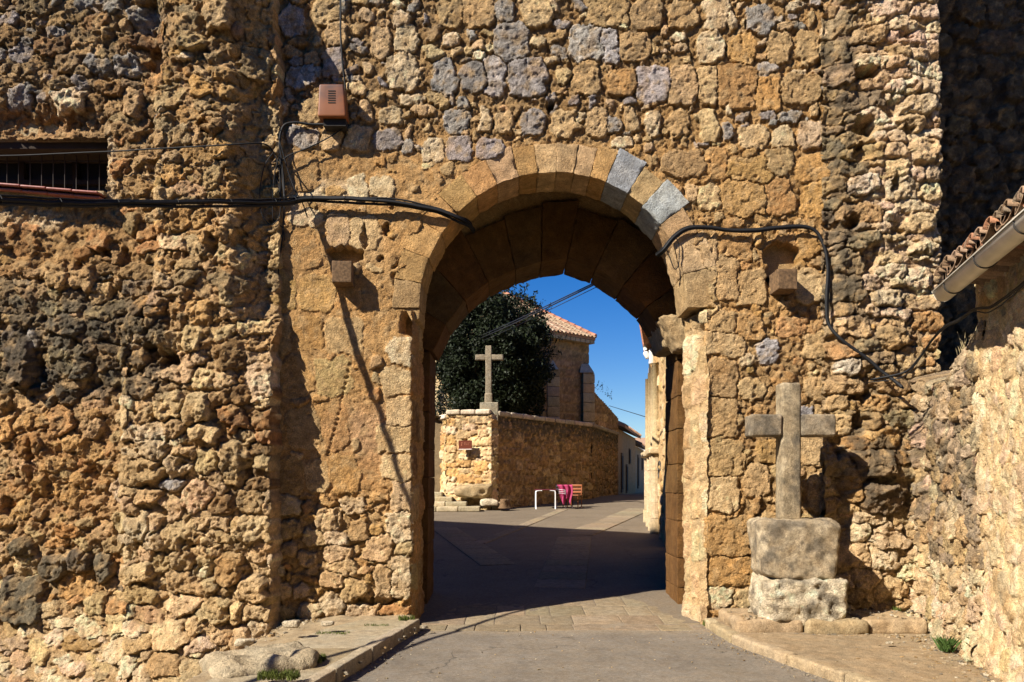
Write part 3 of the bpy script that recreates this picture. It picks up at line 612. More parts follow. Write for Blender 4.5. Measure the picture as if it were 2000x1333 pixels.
    def ex(U, V, H, I):
        H = H-.55*sst(PX, edge-4, edge+4)
        q = box_(PX, PY, -90, 203, 262, 372, 4)
        for x, y, rx, ry, d in [(300, 110, 14, 30, .16), (330, 697, 18, 14, .16), (295, 690, 12, 22, .14), (200, 492, 12, 10, .08), (240, 500, 9, 22, .07), (150, 520, 12, 10, .06), (465, 470, 12, 24, .08), (405, 245, 12, 8, .1), (415, 480, 10, 24, .09), (70, 730, 14, 26, .1), (55, 910, 7, 50, .07), (170, 925, 14, 12, .05), (5, 985, 10, 14, .08), (480, 925, 16, 30, .05), (370, 1060, 14, 12, .08), (355, 905, 10, 8, .07)]:
            w = ((PX+8*n2(U, V, 12, 5)-x)/rx)**2+((PY+8*n2(U, V, 12, 6)-y)/ry)**2; H = H-d*sst(-w, -1.3, -.6)
        return H
    keep = keepf(PX, PY) & ~((PX < 203+3*n2(U, V, 7, 77)) & (PY > 262+2*n2(U, V, 6, 76)) & (PY < 374))
    patch(parent, U, V, st, S, A3, base, rg*.85, .012+.012*box_(PX, PY, 230, 545, 700, 1400, 40), mcol, names=names, keep=keep, lichen=lich, lumps=lum*.75, mamp=.024, lat=.024, extra=ex, seed=sd, srough=.8, gap=.03, warp=1.5)
field_left(hwall, -60, 330, -120, 1440, lambda X, Y: (X < seamx(Y)+16), 11, 2600, ('rubble_stone', 'mortar'))
field_left(tower, 228, 552, -120, 1440, lambda X, Y: (X >= seamx(Y)-8), 11, 2600, ('rubble_stone', 'mortar'))
Vb, Fb = boxm((-6.95, 10.35, 4.2), (2.9, .5, 9.4)); 
# core behind the two faces (with the window opening left free), and an unseen wall on the left set to shade the plaza
wz0, wz1 = A.v(374), A.v(262); wx1 = A.u(203)
pcs = [boxm(((-6.6+wx1)/2-.4, 10.0, (-.9+wz0)/2), (abs(-6.6-wx1)+.8, .55, wz0+.9)), boxm(((-6.6+wx1)/2-.4, 10.0, (wz1+10.2)/2), (abs(-6.6-wx1)+.8, .55, 10.2-wz1)), boxm(((wx1+.03-3.1)/2, 9.985, 4.65), (-3.1-wx1-.03, .48, 11.1))]
Vv, Fs, _ = join(pcs); mesh('wall_core', Vv, Fs, M_VOU, hwall, np.array(TAN), False)
Vv, Q = rbox((abs(-6.6-wx1)+.3, .50, .10), .01, .2, .006); mesh('shade_board', Vv+np.array([(-6.6+wx1)/2-.1, 9.98, wz1-.035]), Q, plain('shade_board_dark', (.035, .022, .014), .9), hwall)  # dark board added to paint shade over the window soffit
town = []
x0, y0, x1, y1 = -7.0, 10.3, -16.5, 16.2
d = math.hypot(x1-x0, y1-y0); Vv, Fs = boxm(((x0+x1)/2, (y0+y1)/2, 5.85), (d, 1.0, 13.0), math.atan2(y1-y0, x1-x0))
o = mesh('shade_wall', Vv, Fs, M_FAR, None, np.array(TAN), False); tag(o, 'plain high unseen wall left of the house wall, set to shade the plaza', 'wall')
# window: frame, bars, panes, sill
M_SILL = plain('red_clay_sill', (.28, .09, .07), .45, var=.25, sc=40)
M_FR = plain('dark_window_frame', (.02, .012, .01), .7, spec=.2)
M_GL = plain('window_glass', (.012, .012, .016), .5, var=0, spec=.15)
win = empty('window', (A.u(90), 9.6, wz0), 'dark barred window with a red clay sill in the left house wall', 'window')
def bar(parts, a, b, r): parts.append(tube([a, b], r, 6, 0))
xw0, yw = A.u(-90), 10.12
Vv, Fs = boxm(((xw0+wx1)/2, yw+.06, (wz0+wz1)/2), (wx1-xw0, .02, wz1-wz0)); mesh('pane', Vv, Fs, M_GL, win, None, False)
pp = [boxm(((xw0+wx1)/2, yw+.02, z), (wx1-xw0, .06, .06)) for z in (wz0+.03, wz1-.03, (wz0+wz1)/2)]+[boxm((x, yw+.018, (wz0+wz1)/2), (.06, .05, wz1-wz0-.1)) for x in (wx1-.03, A.u(90), A.u(-20))]
Vv, Fs, _ = join(pp); mesh('frame', Vv, Fs, M_FR, win, None, False)
for i, x in enumerate(np.arange(A.u(184), xw0, -23.5*A.k)):
    Vv, Fs = tube([(x, 9.90, wz0-.01), (x, 9.90, wz1+.03)], .007, 6, 0); mesh('grille_bar', Vv, Fs, M_FR, win)
for z in (wz0+.09, wz1-.16):
    Vv, Fs = tube([(xw0, 9.91, z), (wx1, 9.91, z)], .008, 6, 0); mesh('grille_bar', Vv, Fs, M_FR, win)
Vv, Fs = boxm(((xw0+wx1)/2, 9.72, wz0-.03), (wx1-xw0+.02, .5, .05)); mesh('sill_bed', Vv, Fs, M_MO, win, np.array(TAN), False)
sl = .075
for i in range(6):
    xa = wx1-i*50*A.k; xb = xa-50*A.k+.004; xm = (xa+xb)/2; zt = wz0+.012-(xm-wx1)*sl*1.2-.035
    for yy, zz, nm in ((9.40, zt, 'sill_tile'), (9.44, zt-.045, 'sill_tile')):
        Vv, Q = rbox((xa-xb, .30, .028), .012, .06, 0); Vv = turn(Vv, 0, .10, sl)+np.array([xm, yy+.1, zz-.03]); mesh(nm, Vv, Q, M_SILL, win)

# ================================================================== RIGHT BUTTRESS (9.62 m)
B = Frame(9.62)
rb = empty('pale_buttress', (4.7, 9.6, -.1), 'pale pinkish rubble buttress standing right of the gate with black holes in it', 'buttress')
U, V, st = B.grid(1612, 1850, -34, 1300, 2.2); PX = B.px(U); PY = B.py(V); S = Seeds()
for x, y, w, h, c, r, p, ht in [(1685, 360, 66, 46, (.78, .70, .60), .1, 2.6, .09), (1656, 714, 52, 42, (.66, .62, .55), 0, 2.4, .08), (1650, 600, 34, 34, TAN, 0, 3, .05), (1665, 640, 70, 46, CREAM, 0, 3, .06), (1640, 785, 40, 34, TAN, 0, 3, .05), (1700, 820, 44, 34, TAN, 0, 3, .07),
        (1700, 905, 90, 60, (.30, .24, .16), 0, 2.6, .10), (1720, 970, 90, 70, (.24, .2, .14), 0, 2.5, .11), (1680, 1040, 40, 40, PALE, 0, 3, .05), (1720, 1090, 60, 46, PALE, 0, 3, .05), (1690, 1130, 60, 40, CREAM, 0, 3, .05), (1735, 1150, 70, 44, CREAM, 0, 3, .05), (1775, 700, 60, 50, CREAM, .2, 3, .06),
        (1740, 530, 66, 30, PALE, 0, 3, .05), (1790, 545, 60, 40, PINK, 0, 3, .05), (1815, 345, 34, 34, PALE, .2, 3, .05)]: B.stone(S, x, y, w, h, jit(c, .06), r, p, ht, .04)
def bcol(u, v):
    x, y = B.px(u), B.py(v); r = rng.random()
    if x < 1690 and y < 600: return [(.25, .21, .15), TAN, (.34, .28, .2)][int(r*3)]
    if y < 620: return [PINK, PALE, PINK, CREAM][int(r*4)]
    if y < 1010: return [TAN, (.36, .3, .2), OCHRE, CREAM][int(r*4)]
    return [CREAM, PALE, PALE, TAN][int(r*4)]
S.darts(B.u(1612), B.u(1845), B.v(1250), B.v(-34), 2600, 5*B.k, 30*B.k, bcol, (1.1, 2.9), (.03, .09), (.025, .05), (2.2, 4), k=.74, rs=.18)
base = .04*n2(U, V, 1.8, 30)+.03*n2(U, V, 4, 31)+blobs(PX, PY, [(1770, 200, 60, 260, .06), (1660, 250, 34, 260, -.05), (1700, 930, 70, 60, .10), (1650, 820, 30, 60, -.03), (1720, 1100, 80, 60, .05), (1700, 700, 60, 60, .03), (1640, 1000, 26, 140, -.12)])
base = base-.14*sst(-PX, -1650, -1618)*sst(-PY, -1240, -500)
lich = np.clip(.75*box_(PX, PY, 1600, 1680, 60, 620, 26)+.75*box_(PX, PY, 1640, 1860, 840, 1000, 40)+.45*box_(PX, PY, 1620, 1860, 560, 860, 50)+.12, 0, 1)
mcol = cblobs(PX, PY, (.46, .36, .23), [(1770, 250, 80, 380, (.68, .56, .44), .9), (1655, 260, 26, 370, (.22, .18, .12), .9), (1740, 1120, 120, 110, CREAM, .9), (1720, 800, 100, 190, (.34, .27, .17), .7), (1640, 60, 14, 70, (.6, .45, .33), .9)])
def bex(U, V, H, I):
    for x, y, rx, ry, d in [(1690, 142, 22, 15, .22), (1688, 245, 20, 20, .26), (1680, 300, 16, 20, .12), (1668, 432, 15, 13, .2), (1745, 362, 10, 14, .12), (1690, 60, 12, 8, .08), (1765, 75, 14, 8, .08), (1683, 775, 20, 9, .12), (1680, 822, 14, 18, .14), (1640, 870, 10, 24, .12), (1745, 455, 14, 6, .07), (1770, 258, 10, 9, .08), (1700, 500, 18, 24, .1), (1795, 498, 22, 7, .09), (1740, 210, 8, 30, .06), (1715, 940, 20, 10, .06)]:
        w = ((PX+8*n2(U, V, 12, 5)-x)/rx)**2+((PY+8*n2(U, V, 12, 6)-y)/ry)**2; H = H-d*sst(-w, -1.3, -.6)
    e = 1836+6*n2(U, V, 3, 41)+4*n2(U, V, 9, 42)
    return H-1.4*sst(PX, e-3, e+9)
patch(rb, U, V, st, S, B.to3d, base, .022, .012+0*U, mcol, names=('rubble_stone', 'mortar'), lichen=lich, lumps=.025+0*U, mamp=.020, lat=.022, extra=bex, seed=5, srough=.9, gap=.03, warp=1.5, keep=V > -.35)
Vb, Fb = boxm((4.66, 10.15, 6.2), (1.02, .55, 13.8)); mesh('wall_core', Vb, Fb, M_VOU, rb, np.array(TAN), False)

# wall set back on the right, its shade put into near-black stone and lichen
E = Frame(11.7)
sw = empty('recessed_wall', (6.6, 11.7, 0), 'dark rubble wall set back in full shade above the tiled eave', 'wall')
U, V, st = E.grid(1690, 2300, -60, 1100, 4); S = Seeds()
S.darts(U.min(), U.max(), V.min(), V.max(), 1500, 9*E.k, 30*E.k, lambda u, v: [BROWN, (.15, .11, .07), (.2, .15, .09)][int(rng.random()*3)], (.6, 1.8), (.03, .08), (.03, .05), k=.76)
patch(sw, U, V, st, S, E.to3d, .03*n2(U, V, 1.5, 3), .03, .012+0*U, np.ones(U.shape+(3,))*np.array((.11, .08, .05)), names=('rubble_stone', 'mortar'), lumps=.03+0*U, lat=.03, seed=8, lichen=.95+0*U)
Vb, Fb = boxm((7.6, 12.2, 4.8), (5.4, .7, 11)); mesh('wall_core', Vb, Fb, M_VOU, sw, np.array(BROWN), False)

# ================================================================== RIGHT HOUSE (oblique wall)
def plan(D): return .259*D+2.456
nrm = np.array([-.968, .251])
def D3(Dn):
    def f(U, V, H):
        D = Dn-U*.968; return np.stack([plan(D)+nrm[0]*H, D+nrm[1]*H, V], -1)
    return f
rw = empty('broken_wall', (4.6, 8.6, -.1), 'low broken rubble wall end between the pale buttress and the plastered house', 'wall')
st = .0145; D0 = 9.75
U, V = np.meshgrid(np.arange(0, 2.52, st), np.arange(-.3, 3.45, st), indexing='ij'); S = Seeds(); DD = D0-U*.968
def rcol(u, v):
    r = rng.random()
    if v < .8: return [PALE, CREAM, PALE, PINK][int(r*4)]
    return [(.40, .36, .28), (.30, .26, .19), PALE, TAN, (.5, .42, .32)][int(r*5)]
S.darts(0, 2.4, -.25, 3.3, 3600, .026, .16, rcol, (.7, 2.0), (.02, .06), (.02, .04), (2.2, 3.6), k=.72)
top = np.interp(DD, [7.3, 7.6, 8.2, 8.8, 9.8], [3.24, 3.16, 2.95, 2.80, 3.0])+.06*n2(U, V*0, 5, 3)
lich = np.clip(.8*sst(V, .7, 1.6)*(1-.5*sst(V, 2.2, 3)), 0, 1)
mc = cblobs(U, V, (.37, .30, .2), [(1.2, .1, 2, .75, CREAM, .9), (2.4, 1.6, .22, 2, (.5, .4, .27), .7)])
base = .04*n2(U, V, 1.6, 60)+.03*n2(U, V, 4, 61)+.18*sst(-U, -.5, 0)+.06*sst(-V, -.5, 0)
def rex(U, V, H, I): return H-.5*sst(V, top-.10, top+.02)-.2*sst(U, 2.33, 2.42)*0
patch(rw, U, V, st, S, D3(D0), base, .024, .012+0*U, mc, names=('rubble_stone', 'mortar'), lichen=lich, lumps=.026+0*U, mamp=.016, lat=.022, extra=rex, seed=6, srough=.9, gap=.03, keep=V < top+.03)
Vc = []
for D in np.linspace(9.8, 7.3, 12): 
    t = float(np.interp(D, [7.3, 7.6, 8.2, 8.8, 9.8], [3.1, 3.02, 2.80, 2.68, 2.85])); Vc += [(plan(D)+.08, D, -.3), (plan(D)+.08, D, t), (plan(D)+.7, D, t-.05), (plan(D)+.7, D, -.3)]
Fc = [(4*i+j, 4*i+(j+1) % 4, 4*i+4+(j+1) % 4, 4*i+4+j) for i in range(11) for j in range(4)]+[(0, 1, 2, 3), (47, 46, 45, 44)]
mesh('wall_core', Vc, Fc, M_DIRT, rw, np.array((.3, .24, .16)), False)

hs = empty('plastered_house', (4.6, 6, -.1), 'low house with cream rubble plaster, tiled eave and grey gutter at right edge', 'house')
U, V = np.meshgrid(np.arange(-.08, 4.3, .016), np.arange(-.3, 3.55, .016), indexing='ij'); S = Seeds(); DH = 7.42
S.darts(0, 4.3, -.25, 3.5, 2600, .026, .13, lambda u, v: [PALE, CREAM, PALE, PINK][int(rng.random()*4)], (.5, 1.5), (.008, .028), (.02, .04), (2.2, 3.4), k=.8)
base = .035*n2(U, V, 1.1, 70)+.02*n2(U, V, 3.4, 71)+.07*sst(-V, -.4, 0)+.02*sst(-U, -.2, 0)
mc = cblobs(U, V, (.70, .58, .37), [(1, .2, 4, .4, PALE, .6), (2.5, 2.2, 1.4, .8, (.72, .60, .39), .7), (.2, 1.7, .2, 1.6, (.52, .42, .27), .7)])
patch(hs, U, V, .016, S, D3(DH), base, .013, .002+0*U, mc, names=('rubble_stone', 'plaster'), lumps=.008+0*U, lat=.018, seed=7, srough=.9, gap=.03, mats=(M_PL, M_PL), lichen=.18+0*U, maxn=220)
Vc = []
for D in (7.44, -2.5): Vc += [(plan(D)+.06, D, -.3), (plan(D)+.06, D, 3.5), (plan(D)+3.6, D, 4.7), (plan(D)+3.6, D, -.3)]  # core carried on unseen behind the camera to block sky light
mesh('wall_core', Vc, [(0, 1, 5, 4), (1, 2, 6, 5), (2, 3, 7, 6), (3, 0, 4, 7), (0, 3, 2, 1), (4, 5, 6, 7)], M_PL, hs, np.array(TAN), False)
M_TILE = stone_mat('clay_roof_tile', speck=.35, bump=.5, dist=.01, sc=2, dark=.4)
M_GUT = plain('grey_zinc_gutter', (.72, .66, .54), .4, var=.12, sc=6)
# gutter: an open half pipe with beaded rim, straps
gx = lambda D: .259*D+2.10
prof = [(.085*math.cos(a), .085*math.sin(a)) for a in np.linspace(math.pi, 2*math.pi, 12)]
prof = [(-.098, .008), (-.098, .02), (-.085, .02)]+prof+[(.085, .02)]
Vg = []
for D in (7.42, 3.3):
    for a, b in prof: Vg.append((gx(D)+a*.968, D-a*.251, 3.40+b))
n = len(prof); Fg = [(i, i+1, n+i+1, n+i) for i in range(n-1)]
Vg += [(gx(7.42)+a*.968*.93, 7.42-a*.251*.93, 3.40+b*.93) for a, b in prof]+[(gx(3.3)+a*.968*.93, 3.3-a*.251*.93, 3.40+b*.93) for a, b in prof]
Fg += [(2*n+i+1, 2*n+i, 3*n+i, 3*n+i+1) for i in range(n-1)]+[(i+1, i, 2*n+i, 2*n+i+1) for i in range(n-1)]
gut = mesh('gutter', Vg, Fg, M_GUT, hs)
cap = mesh('gutter_cap', [(gx(7.42)+a*.968, 7.43-a*.251, 3.40+b) for a, b in prof], [tuple(range(n))], M_GUT, gut, None, False)
M_STR = plain('dark_metal_strap', (.05, .045, .04), .5)
for D in (7.08, 6.25, 5.4, 4.6):
    P = [(gx(D)+a*1.06*.968, D-a*1.06*.251, 3.40+b*1.06) for a, b in prof[2:]]; Vv, Fs = tube(P, .006, 5, 0); mesh('gutter_strap', Vv, Fs, M_STR, gut)
# roof boards, tiles
sl = .20
def rf(D, r, dz=0): return (plan(D)-.33+r*.968*math.cos(sl), D-r*.251*math.cos(sl), 3.47+r*math.sin(sl)+dz)
Vv = [rf(7.5, 0), rf(3.2, 0), rf(3.2, 3.2), rf(7.5, 3.2), rf(7.5, 0, .05), rf(3.2, 0, .05), rf(3.2, 3.2, .05), rf(7.5, 3.2, .05)]
mesh('eave_boards', Vv, [(0, 3, 2, 1), (4, 5, 6, 7), (0, 1, 5, 4), (1, 2, 6, 5), (2, 3, 7, 6), (3, 0, 4, 7)], M_WOOD, hs, None, False)
def tile_mesh(w, l, flip, sd, tk=.016):
    Vv = []; na = 7; nl = 3
    for rr in (w/2, w/2-tk):
        for j in range(nl):
            y = l*j/(nl-1)-l/2; s = 1-.18*(j/(nl-1))*(1 if not flip else -1)
            for i in range(na):
                a = math.pi*i/(na-1); Vv.append((rr*s*math.cos(a), y, (rr*s*math.sin(a)-.0)*(1 if not flip else -1)*.85))
    Vv = np.array(Vv); Vv += .005*np.stack([n3(Vv, 14, sd), n3(Vv, 14, sd+1), n3(Vv, 14, sd+2)], 1); Fs = []; m = na*nl
    for j in range(nl-1):
        for i in range(na-1):
            a = j*na+i; f = (a, a+1, a+1+na, a+na); Fs.append(f if flip else f[::-1]); g = tuple(x+m for x in f); Fs.append(g[::-1] if flip else g)
    for i in range(na-1): Fs.append((i, i+1, m+i+1, m+i)); b = (nl-1)*na; Fs.append((b+i+1, b+i, m+b+i, m+b+i+1))
    for j in range(nl-1): Fs.append((j*na+na, j*na, m+j*na, m+j*na+na)); Fs.append((j*na+na-1, j*na+2*na-1, m+j*na+2*na-1, m+j*na+na-1))
    return Vv, Fs
from mathutils import Matrix
protos = []
for k in range(8):
    Vv, Fs = tile_mesh(.20, .42, k % 2 == 1, k); c = jit([(.30, .15, .09), (.26, .16, .10), (.36, .24, .16), (.22, .16, .11)][k//2], .08)
    o = mesh('roof_tile', Vv, Fs, M_TILE, hs, c, origin=(0, 0, 0)); protos.append(o)
ex = Vector((.259, 1, 0)).normalized(); ey = Vector((.968*math.cos(sl), -.251*math.cos(sl), math.sin(sl))).normalized(); ez = ex.cross(ey)*1
if ez.z < 0: ez = -ez
i = 0; used = set()
for r in range(4):
    for c in range(34):
        for fl in (0, 1):
            D = 7.42-.125*c-(.0625 if fl else 0); rr = -.10+.27+r*.34+rng.normal(0, .02)-.04*(1-fl)
            k = int(rng.integers(0, 4))*2+fl; o = protos[k] if k not in used else protos[k].copy()
            if k in used: col.objects.link(o); o.parent = hs
            used.add(k)
            p = Vector(rf(D, rr, .045 if not fl else .04)); M = Matrix((ex, ey, ez)).transposed().to_4x4()
            o.rotation_euler = (M.to_3x3()@Matrix.Rotation(rng.normal(0, .05), 3, 'Z')).to_euler(); o.location = p-wloc(hs)
# ================================================================== GROUND
def zg(x, y): return -.12+.05*np.clip(np.asarray(y, float)-9.9, 0, 24.1)
def sheet(name, us, vs_, f, mat, c, kind='structure', parent=None, colf=None):
    U, V = np.meshgrid(us, vs_, indexing='ij'); P = f(U, V).reshape(-1, 3); nu, nv = U.shape; idx = np.arange(nu*nv).reshape(nu, nv)
    Q = np.stack([idx[:-1, :-1], idx[1:, :-1], idx[1:, 1:], idx[:-1, 1:]], -1).reshape(-1, 4)
    x, y = P[:, 0], P[:, 1]; C = np.tile(np.array(c, float), (len(P), 1))*(1+.12*n2(x, y, 1.3, 3)+.10*n2(x, y, 5, 4))[:, None]
    if colf is not None: C = colf(x, y, C)
    o = mesh(name, P, Q, mat, parent, C)
    if kind: o['kind'] = kind
    return o
xs = np.unique(np.concatenate([np.linspace(-12, 16, 90), np.linspace(-900, -12, 16), np.linspace(16, 900, 16)]))
ys = np.unique(np.concatenate([np.linspace(-40, 4, 10), np.linspace(4, 36, 110), np.geomspace(36, 3500, 24)]))
sheet('ground', xs, ys, lambda U, V: np.stack([U, V, zg(U, V)-.05-1.4*sst(-U, 2.6, 3.6)*sst(-V, -10.4, -9.9)+.02*n2(U, V, .6, 1)-.02+4.5*sst(V, 70, 400)], -1), M_DIRT, (.34, .27, .17))
ASPH = (.20, .172, .138)
kl = lambda y: np.interp(y, [-6, 6.5, 9.33, 9.6], [-3.7, -1.59, -1.11, -1.06]); kr = lambda y: np.interp(y, [-6, 4.5, 6.98, 7.8, 8.59, 9.5, 9.9], [5.0, 3.55, 2.87, 2.60, 2.40, 2.345, 2.34])
def roadc(x, y, C):
    w = (.5*sst(n2(x, y, .9, 7), .0, .5)+.25*sst(n2(x, y, 3, 8), .1, .5))[:, None]*.5; C = C*(1-w)+np.array((.23, .19, .14))*w
    w = (sst(n2(x, y, 1.9, 27)+.5*n2(x, y, 8, 28), .35, .7)*.4)[:, None]; C = C*(1-w)+np.array((.13, .11, .09))*w
    w = sst(-w2(x*.6, y*1.4, 1.1, 5), -.05, .0)[:, None]*.0; d = sst(y, 9.0, 9.5)[:, None]*.6; return C*(1-d)+np.array((.30, .24, .165))*d
sheet('road', np.linspace(0, 1, 90), np.concatenate([np.linspace(-6, 5, 30), np.linspace(5.05, 9.9, 130)]), lambda U, V: np.stack([kl(V)-.06+(kr(V)-kl(V)+.12)*U, V, zg(U, V)+.012*n2(U*3.5, V, .9, 5)+.004*n2(U*3.5, V, 3.5, 6)+.0*U], -1), M_ASPH, ASPH, colf=roadc)
def plzc(x, y, C):
    w = (.6*sst(n2(x, y, .5, 17), -.1, .5))[:, None]*.45; return C*(1-w)+np.array((.23, .185, .13))*w
sheet('plaza', np.linspace(-9, 9, 120), np.linspace(9.86, 40, 200), lambda U, V: np.stack([U, V, zg(U, V)+.004+.012*n2(U, V, .5, 5)+.02*sst(np.abs(U-.5), 1.0, 1.9)*(V < 12)], -1), M_ASPH, (.185, .15, .11), colf=plzc)
def gp(px, py):
    D = 2.235*F/(py-HZ+.05*F); return np.array([(px-1000)/F*D, D, zg(0, D)])
SLAB = (.26, .21, .145)
def slab(a, b, c, d, z=.02, name='paving_slab', colr=SLAB, parent=None, sd=0, th=.06):
    """flat stone over four ground points a b c d (counter clockwise from above)"""
    q = [np.array(p, float) for p in (a, b, c, d)]; w = np.linalg.norm(q[1]-q[0]); h = np.linalg.norm(q[3]-q[0])
    Vv, Q = rbox((w, h, th), .01, max(.08, w/6), .004, 8, sd); s = Vv[:, 0]/w+.5; t = Vv[:, 1]/h+.5
    P = ((q[0][None]*(1-s)[:, None]+q[1][None]*s[:, None])*(1-t)[:, None]+(q[3][None]*(1-s)[:, None]+q[2][None]*s[:, None])*t[:, None]); P[:, 2] += Vv[:, 2]+z-th/2
    return mesh(name, P, Q, M_PAVE, parent, jit(colr, .07))
pv = bpy.data.objects.get('plaza')
def band(p, q, w, n, sd):
    p = np.array(p); q = np.array(q); t = (q-p)/np.linalg.norm(q-p); nn = np.array([-t[1], t[0], 0])*w/2
    for i in range(n):
        a = p+(q-p)*(i+.01)/n; b = p+(q-p)*(i+.99)/n; slab(a-nn, b-nn, b+nn, a+nn, .016, parent=pv, sd=sd+i)
band(gp(1125, 1046), gp(1252, 994), .85, 14, 0); band(gp(1092, 1150), gp(1122, 1050), .8, 9, 20)
band(gp(935, 1062), gp(1100, 996), .32, 18, 40); band(gp(858, 1026), gp(975, 1105), .7, 10, 60)
# pale threshold stones under the arch
rd = bpy.data.objects.get('road')
for r, (ya, yb) in enumerate(((9.42, 9.80), (9.81, 10.35), (10.36, 10.95), (10.96, 11.6))):
    x = -1.14+rng.uniform(-.3, 0)*0
    while x < 2.25:
        w = min(rng.uniform(.3, .62), 2.33-x); w = w if 2.33-x-w > .12 else 2.33-x; z0 = float(zg(0, ya)); z1 = float(zg(0, yb))
        slab((x+.004, ya, z0), (x+w-.004, ya, z0), (x+w-.004, yb, z1), (x+.004, yb, z1), .008+rng.uniform(0, .002), 'threshold_stone', (.26, .205, .135), rd, r*9+int(x*5)); x += w
# left pavement: slabs along the kerb, then dirt sloping up to the walls
pl = empty('pavement', (-1.8, 7, 0)); pl['kind'] = 'structure'
def bank(U, V):
    x = kl(V)-.16-U; z = -.005-.10*sst(-V, -9.3, -8.6)*0-.66*np.maximum(0, -x-2.68)-.05*sst(U, .9, 1.4)+.02*n2(x, V, 3, 5)+.012*n2(x, V, 9, 6)
    return np.stack([x, V, z], -1)
us = np.linspace(0, 4.2, 110)
def bankc(x, y, C): return C*(1+.2*n2(x, y, 3, 5))[:, None]
sheet('dirt_verge', us[::-1], np.linspace(3.5, 9.95, 170), bank, M_DIRT, (.34, .26, .16), kind=None, parent=pl, colf=bankc)
y = 3.0; i = 0
while y < 9.35:
    l = min(rng.uniform(.8, 1.3), 9.42-y)
    if l < .1: break
    a, b = kl(y+.004), kl(y+l-.004); zc = 0; w = .9 if y > 6 else .9
    slab((a-w, y+.004, zc), (a-.02, y+.004, zc), (b-.02, y+l-.004, zc), (b-w+.2*(y > 8), y+l-.004, zc), .012, 'pavement_slab', [(.34, .28, .19), (.31, .24, .15), (.36, .295, .205)][i % 3], pl, i)
    Vv, Q = rbox((.12, l-.012, .17), .015, .08, .008, 9, i); Vv = turn(Vv, math.atan2(-(b-a), l)); mesh('kerb_stone', Vv+np.array([(a+b)/2-.05, y+l/2, -.062]), Q, M_PAVE, pl, jit((.38, .31, .22), .06)); y += l; i += 1
# right pavement
pr = empty('pavement', (3.4, 7.5, 0)); pr['kind'] = 'structure'
sheet('pavement_surface', np.linspace(0, 1, 80), np.linspace(3, 9.9, 160), lambda U, V: np.stack([kr(V)+.10+(plan(V)+.15-kr(V)-.10)*U, V, -.03-.02*U+.008*n2(U*2, V, 2, 5)+.004*n2(U*2, V, 8, 6)], -1), M_PAVE, (.31, .23, .14), kind=None, parent=pr)
y = 3.2; i = 0
while y < 9.7:
    l = min(rng.uniform(.7, 1.1), 9.75-y)
    if l < .1: break
    a, b = kr(y), kr(y+l); Vv, Q = rbox((.14, math.hypot(l, b-a)-.01, .15), .03, .07, .012, 7, i+30); Vv = turn(Vv, math.atan2(-(b-a), l)); mesh('kerb_stone', Vv+np.array([(a+b)/2+.06, y+l/2, -.095]), Q, M_PAVE, pr, jit((.40, .31, .19), .06)); y += l; i += 1
stp = []
for i, (xa, xb, ya) in enumerate(((2.50, 3.25, 8.86), (3.26, 3.95, 8.78), (3.96, 4.62, 8.84))):
    Vv, Q = rbox((xb-xa-.004, 9.72-ya, .17), .045, .05, .03, 5, 60+i, 40); o = mesh('step_stone', Vv+np.array([(xa+xb)/2, (ya+9.72)/2, .018]), Q, M_PAVE, pr, jit((.38, .28, .165), .04))

# ================================================================== STONE CROSS BY THE WALL
def chip(Vv, sd, n=14, a=.72, b=.95):
    g = np.random.default_rng(sd+900); ext = np.abs(Vv).max(0)
    for i in range(n):
        d = g.normal(size=3); d /= np.linalg.norm(d); q = Vv/ext; s_ = q@d; m = s_.max()*g.uniform(a, b); q = q-d*np.maximum(0, s_-m)[:, None]*.9; Vv = q*ext
    return Vv
cr = empty('wayside_cross', (3.2, 9.2, .1), 'tall grey stone cross on a worn basin shaped pedestal beside the arch', 'cross')
kk = 9.15/F
def cx(px): return (px-1000)*kk
def cz(py): return EYE+(HZ-py)*kk
CG = (.33, .27, .19)
def cpart(name, x0, x1, z0, z1, y0, y1, bev, c, sd, amp=.008, res=.035, taper=0, mat=None):
    Vv, Q = rbox((x1-x0, y1-y0, z1-z0), bev, res, amp, 8, sd)
    if taper: t = .5-Vv[:, 2]/(z1-z0); Vv[:, 0] *= 1-taper*t; Vv[:, 1] *= 1-taper*t
    if name.startswith('pedestal'): Vv = chip(Vv, sd, 10, .88, .99)
    P = Vv+np.array([(x0+x1)/2, (y0+y1)/2, (z0+z1)/2]); cc = np.tile(np.array(c), (len(P), 1))*(1+.45*fb3(P, 7, 3, 2)*1.6+.3*n3(P, 23, 3))[:, None]; lw = sst(fb3(P, 5, 3, 5), .08, .3)[:, None]*.7; cc = cc*(1-lw)+np.array((.12, .105, .085))*lw; cc = np.clip(cc, .03, .8)
    return mesh(name, P, Q, mat or M_GRAN, cr, cc)
cpart('shaft', cx(1524), cx(1563), cz(1018), cz(748), 9.10, 9.34, .035, (.36, .29, .19), 1, res=.03)
for x0, x1, s in ((1464, 1525, 2), (1562, 1629, 3)): cpart('arm', cx(x0), cx(x1), cz(853), cz(810), 9.08, 9.36, .03, CG, s, res=.03)
cpart('pedestal', cx(1474), cx(1632), cz(1134), cz(1014), 8.92, 9.52, .07, (.42, .34, .23), 4, .028, .03, .12)
cpart('pedestal_foot', cx(1482), cx(1638), cz(1214), cz(1126), 8.88, 9.56, .06, (.74, .62, .44), 5, .05, .022, -.02, M_ST)

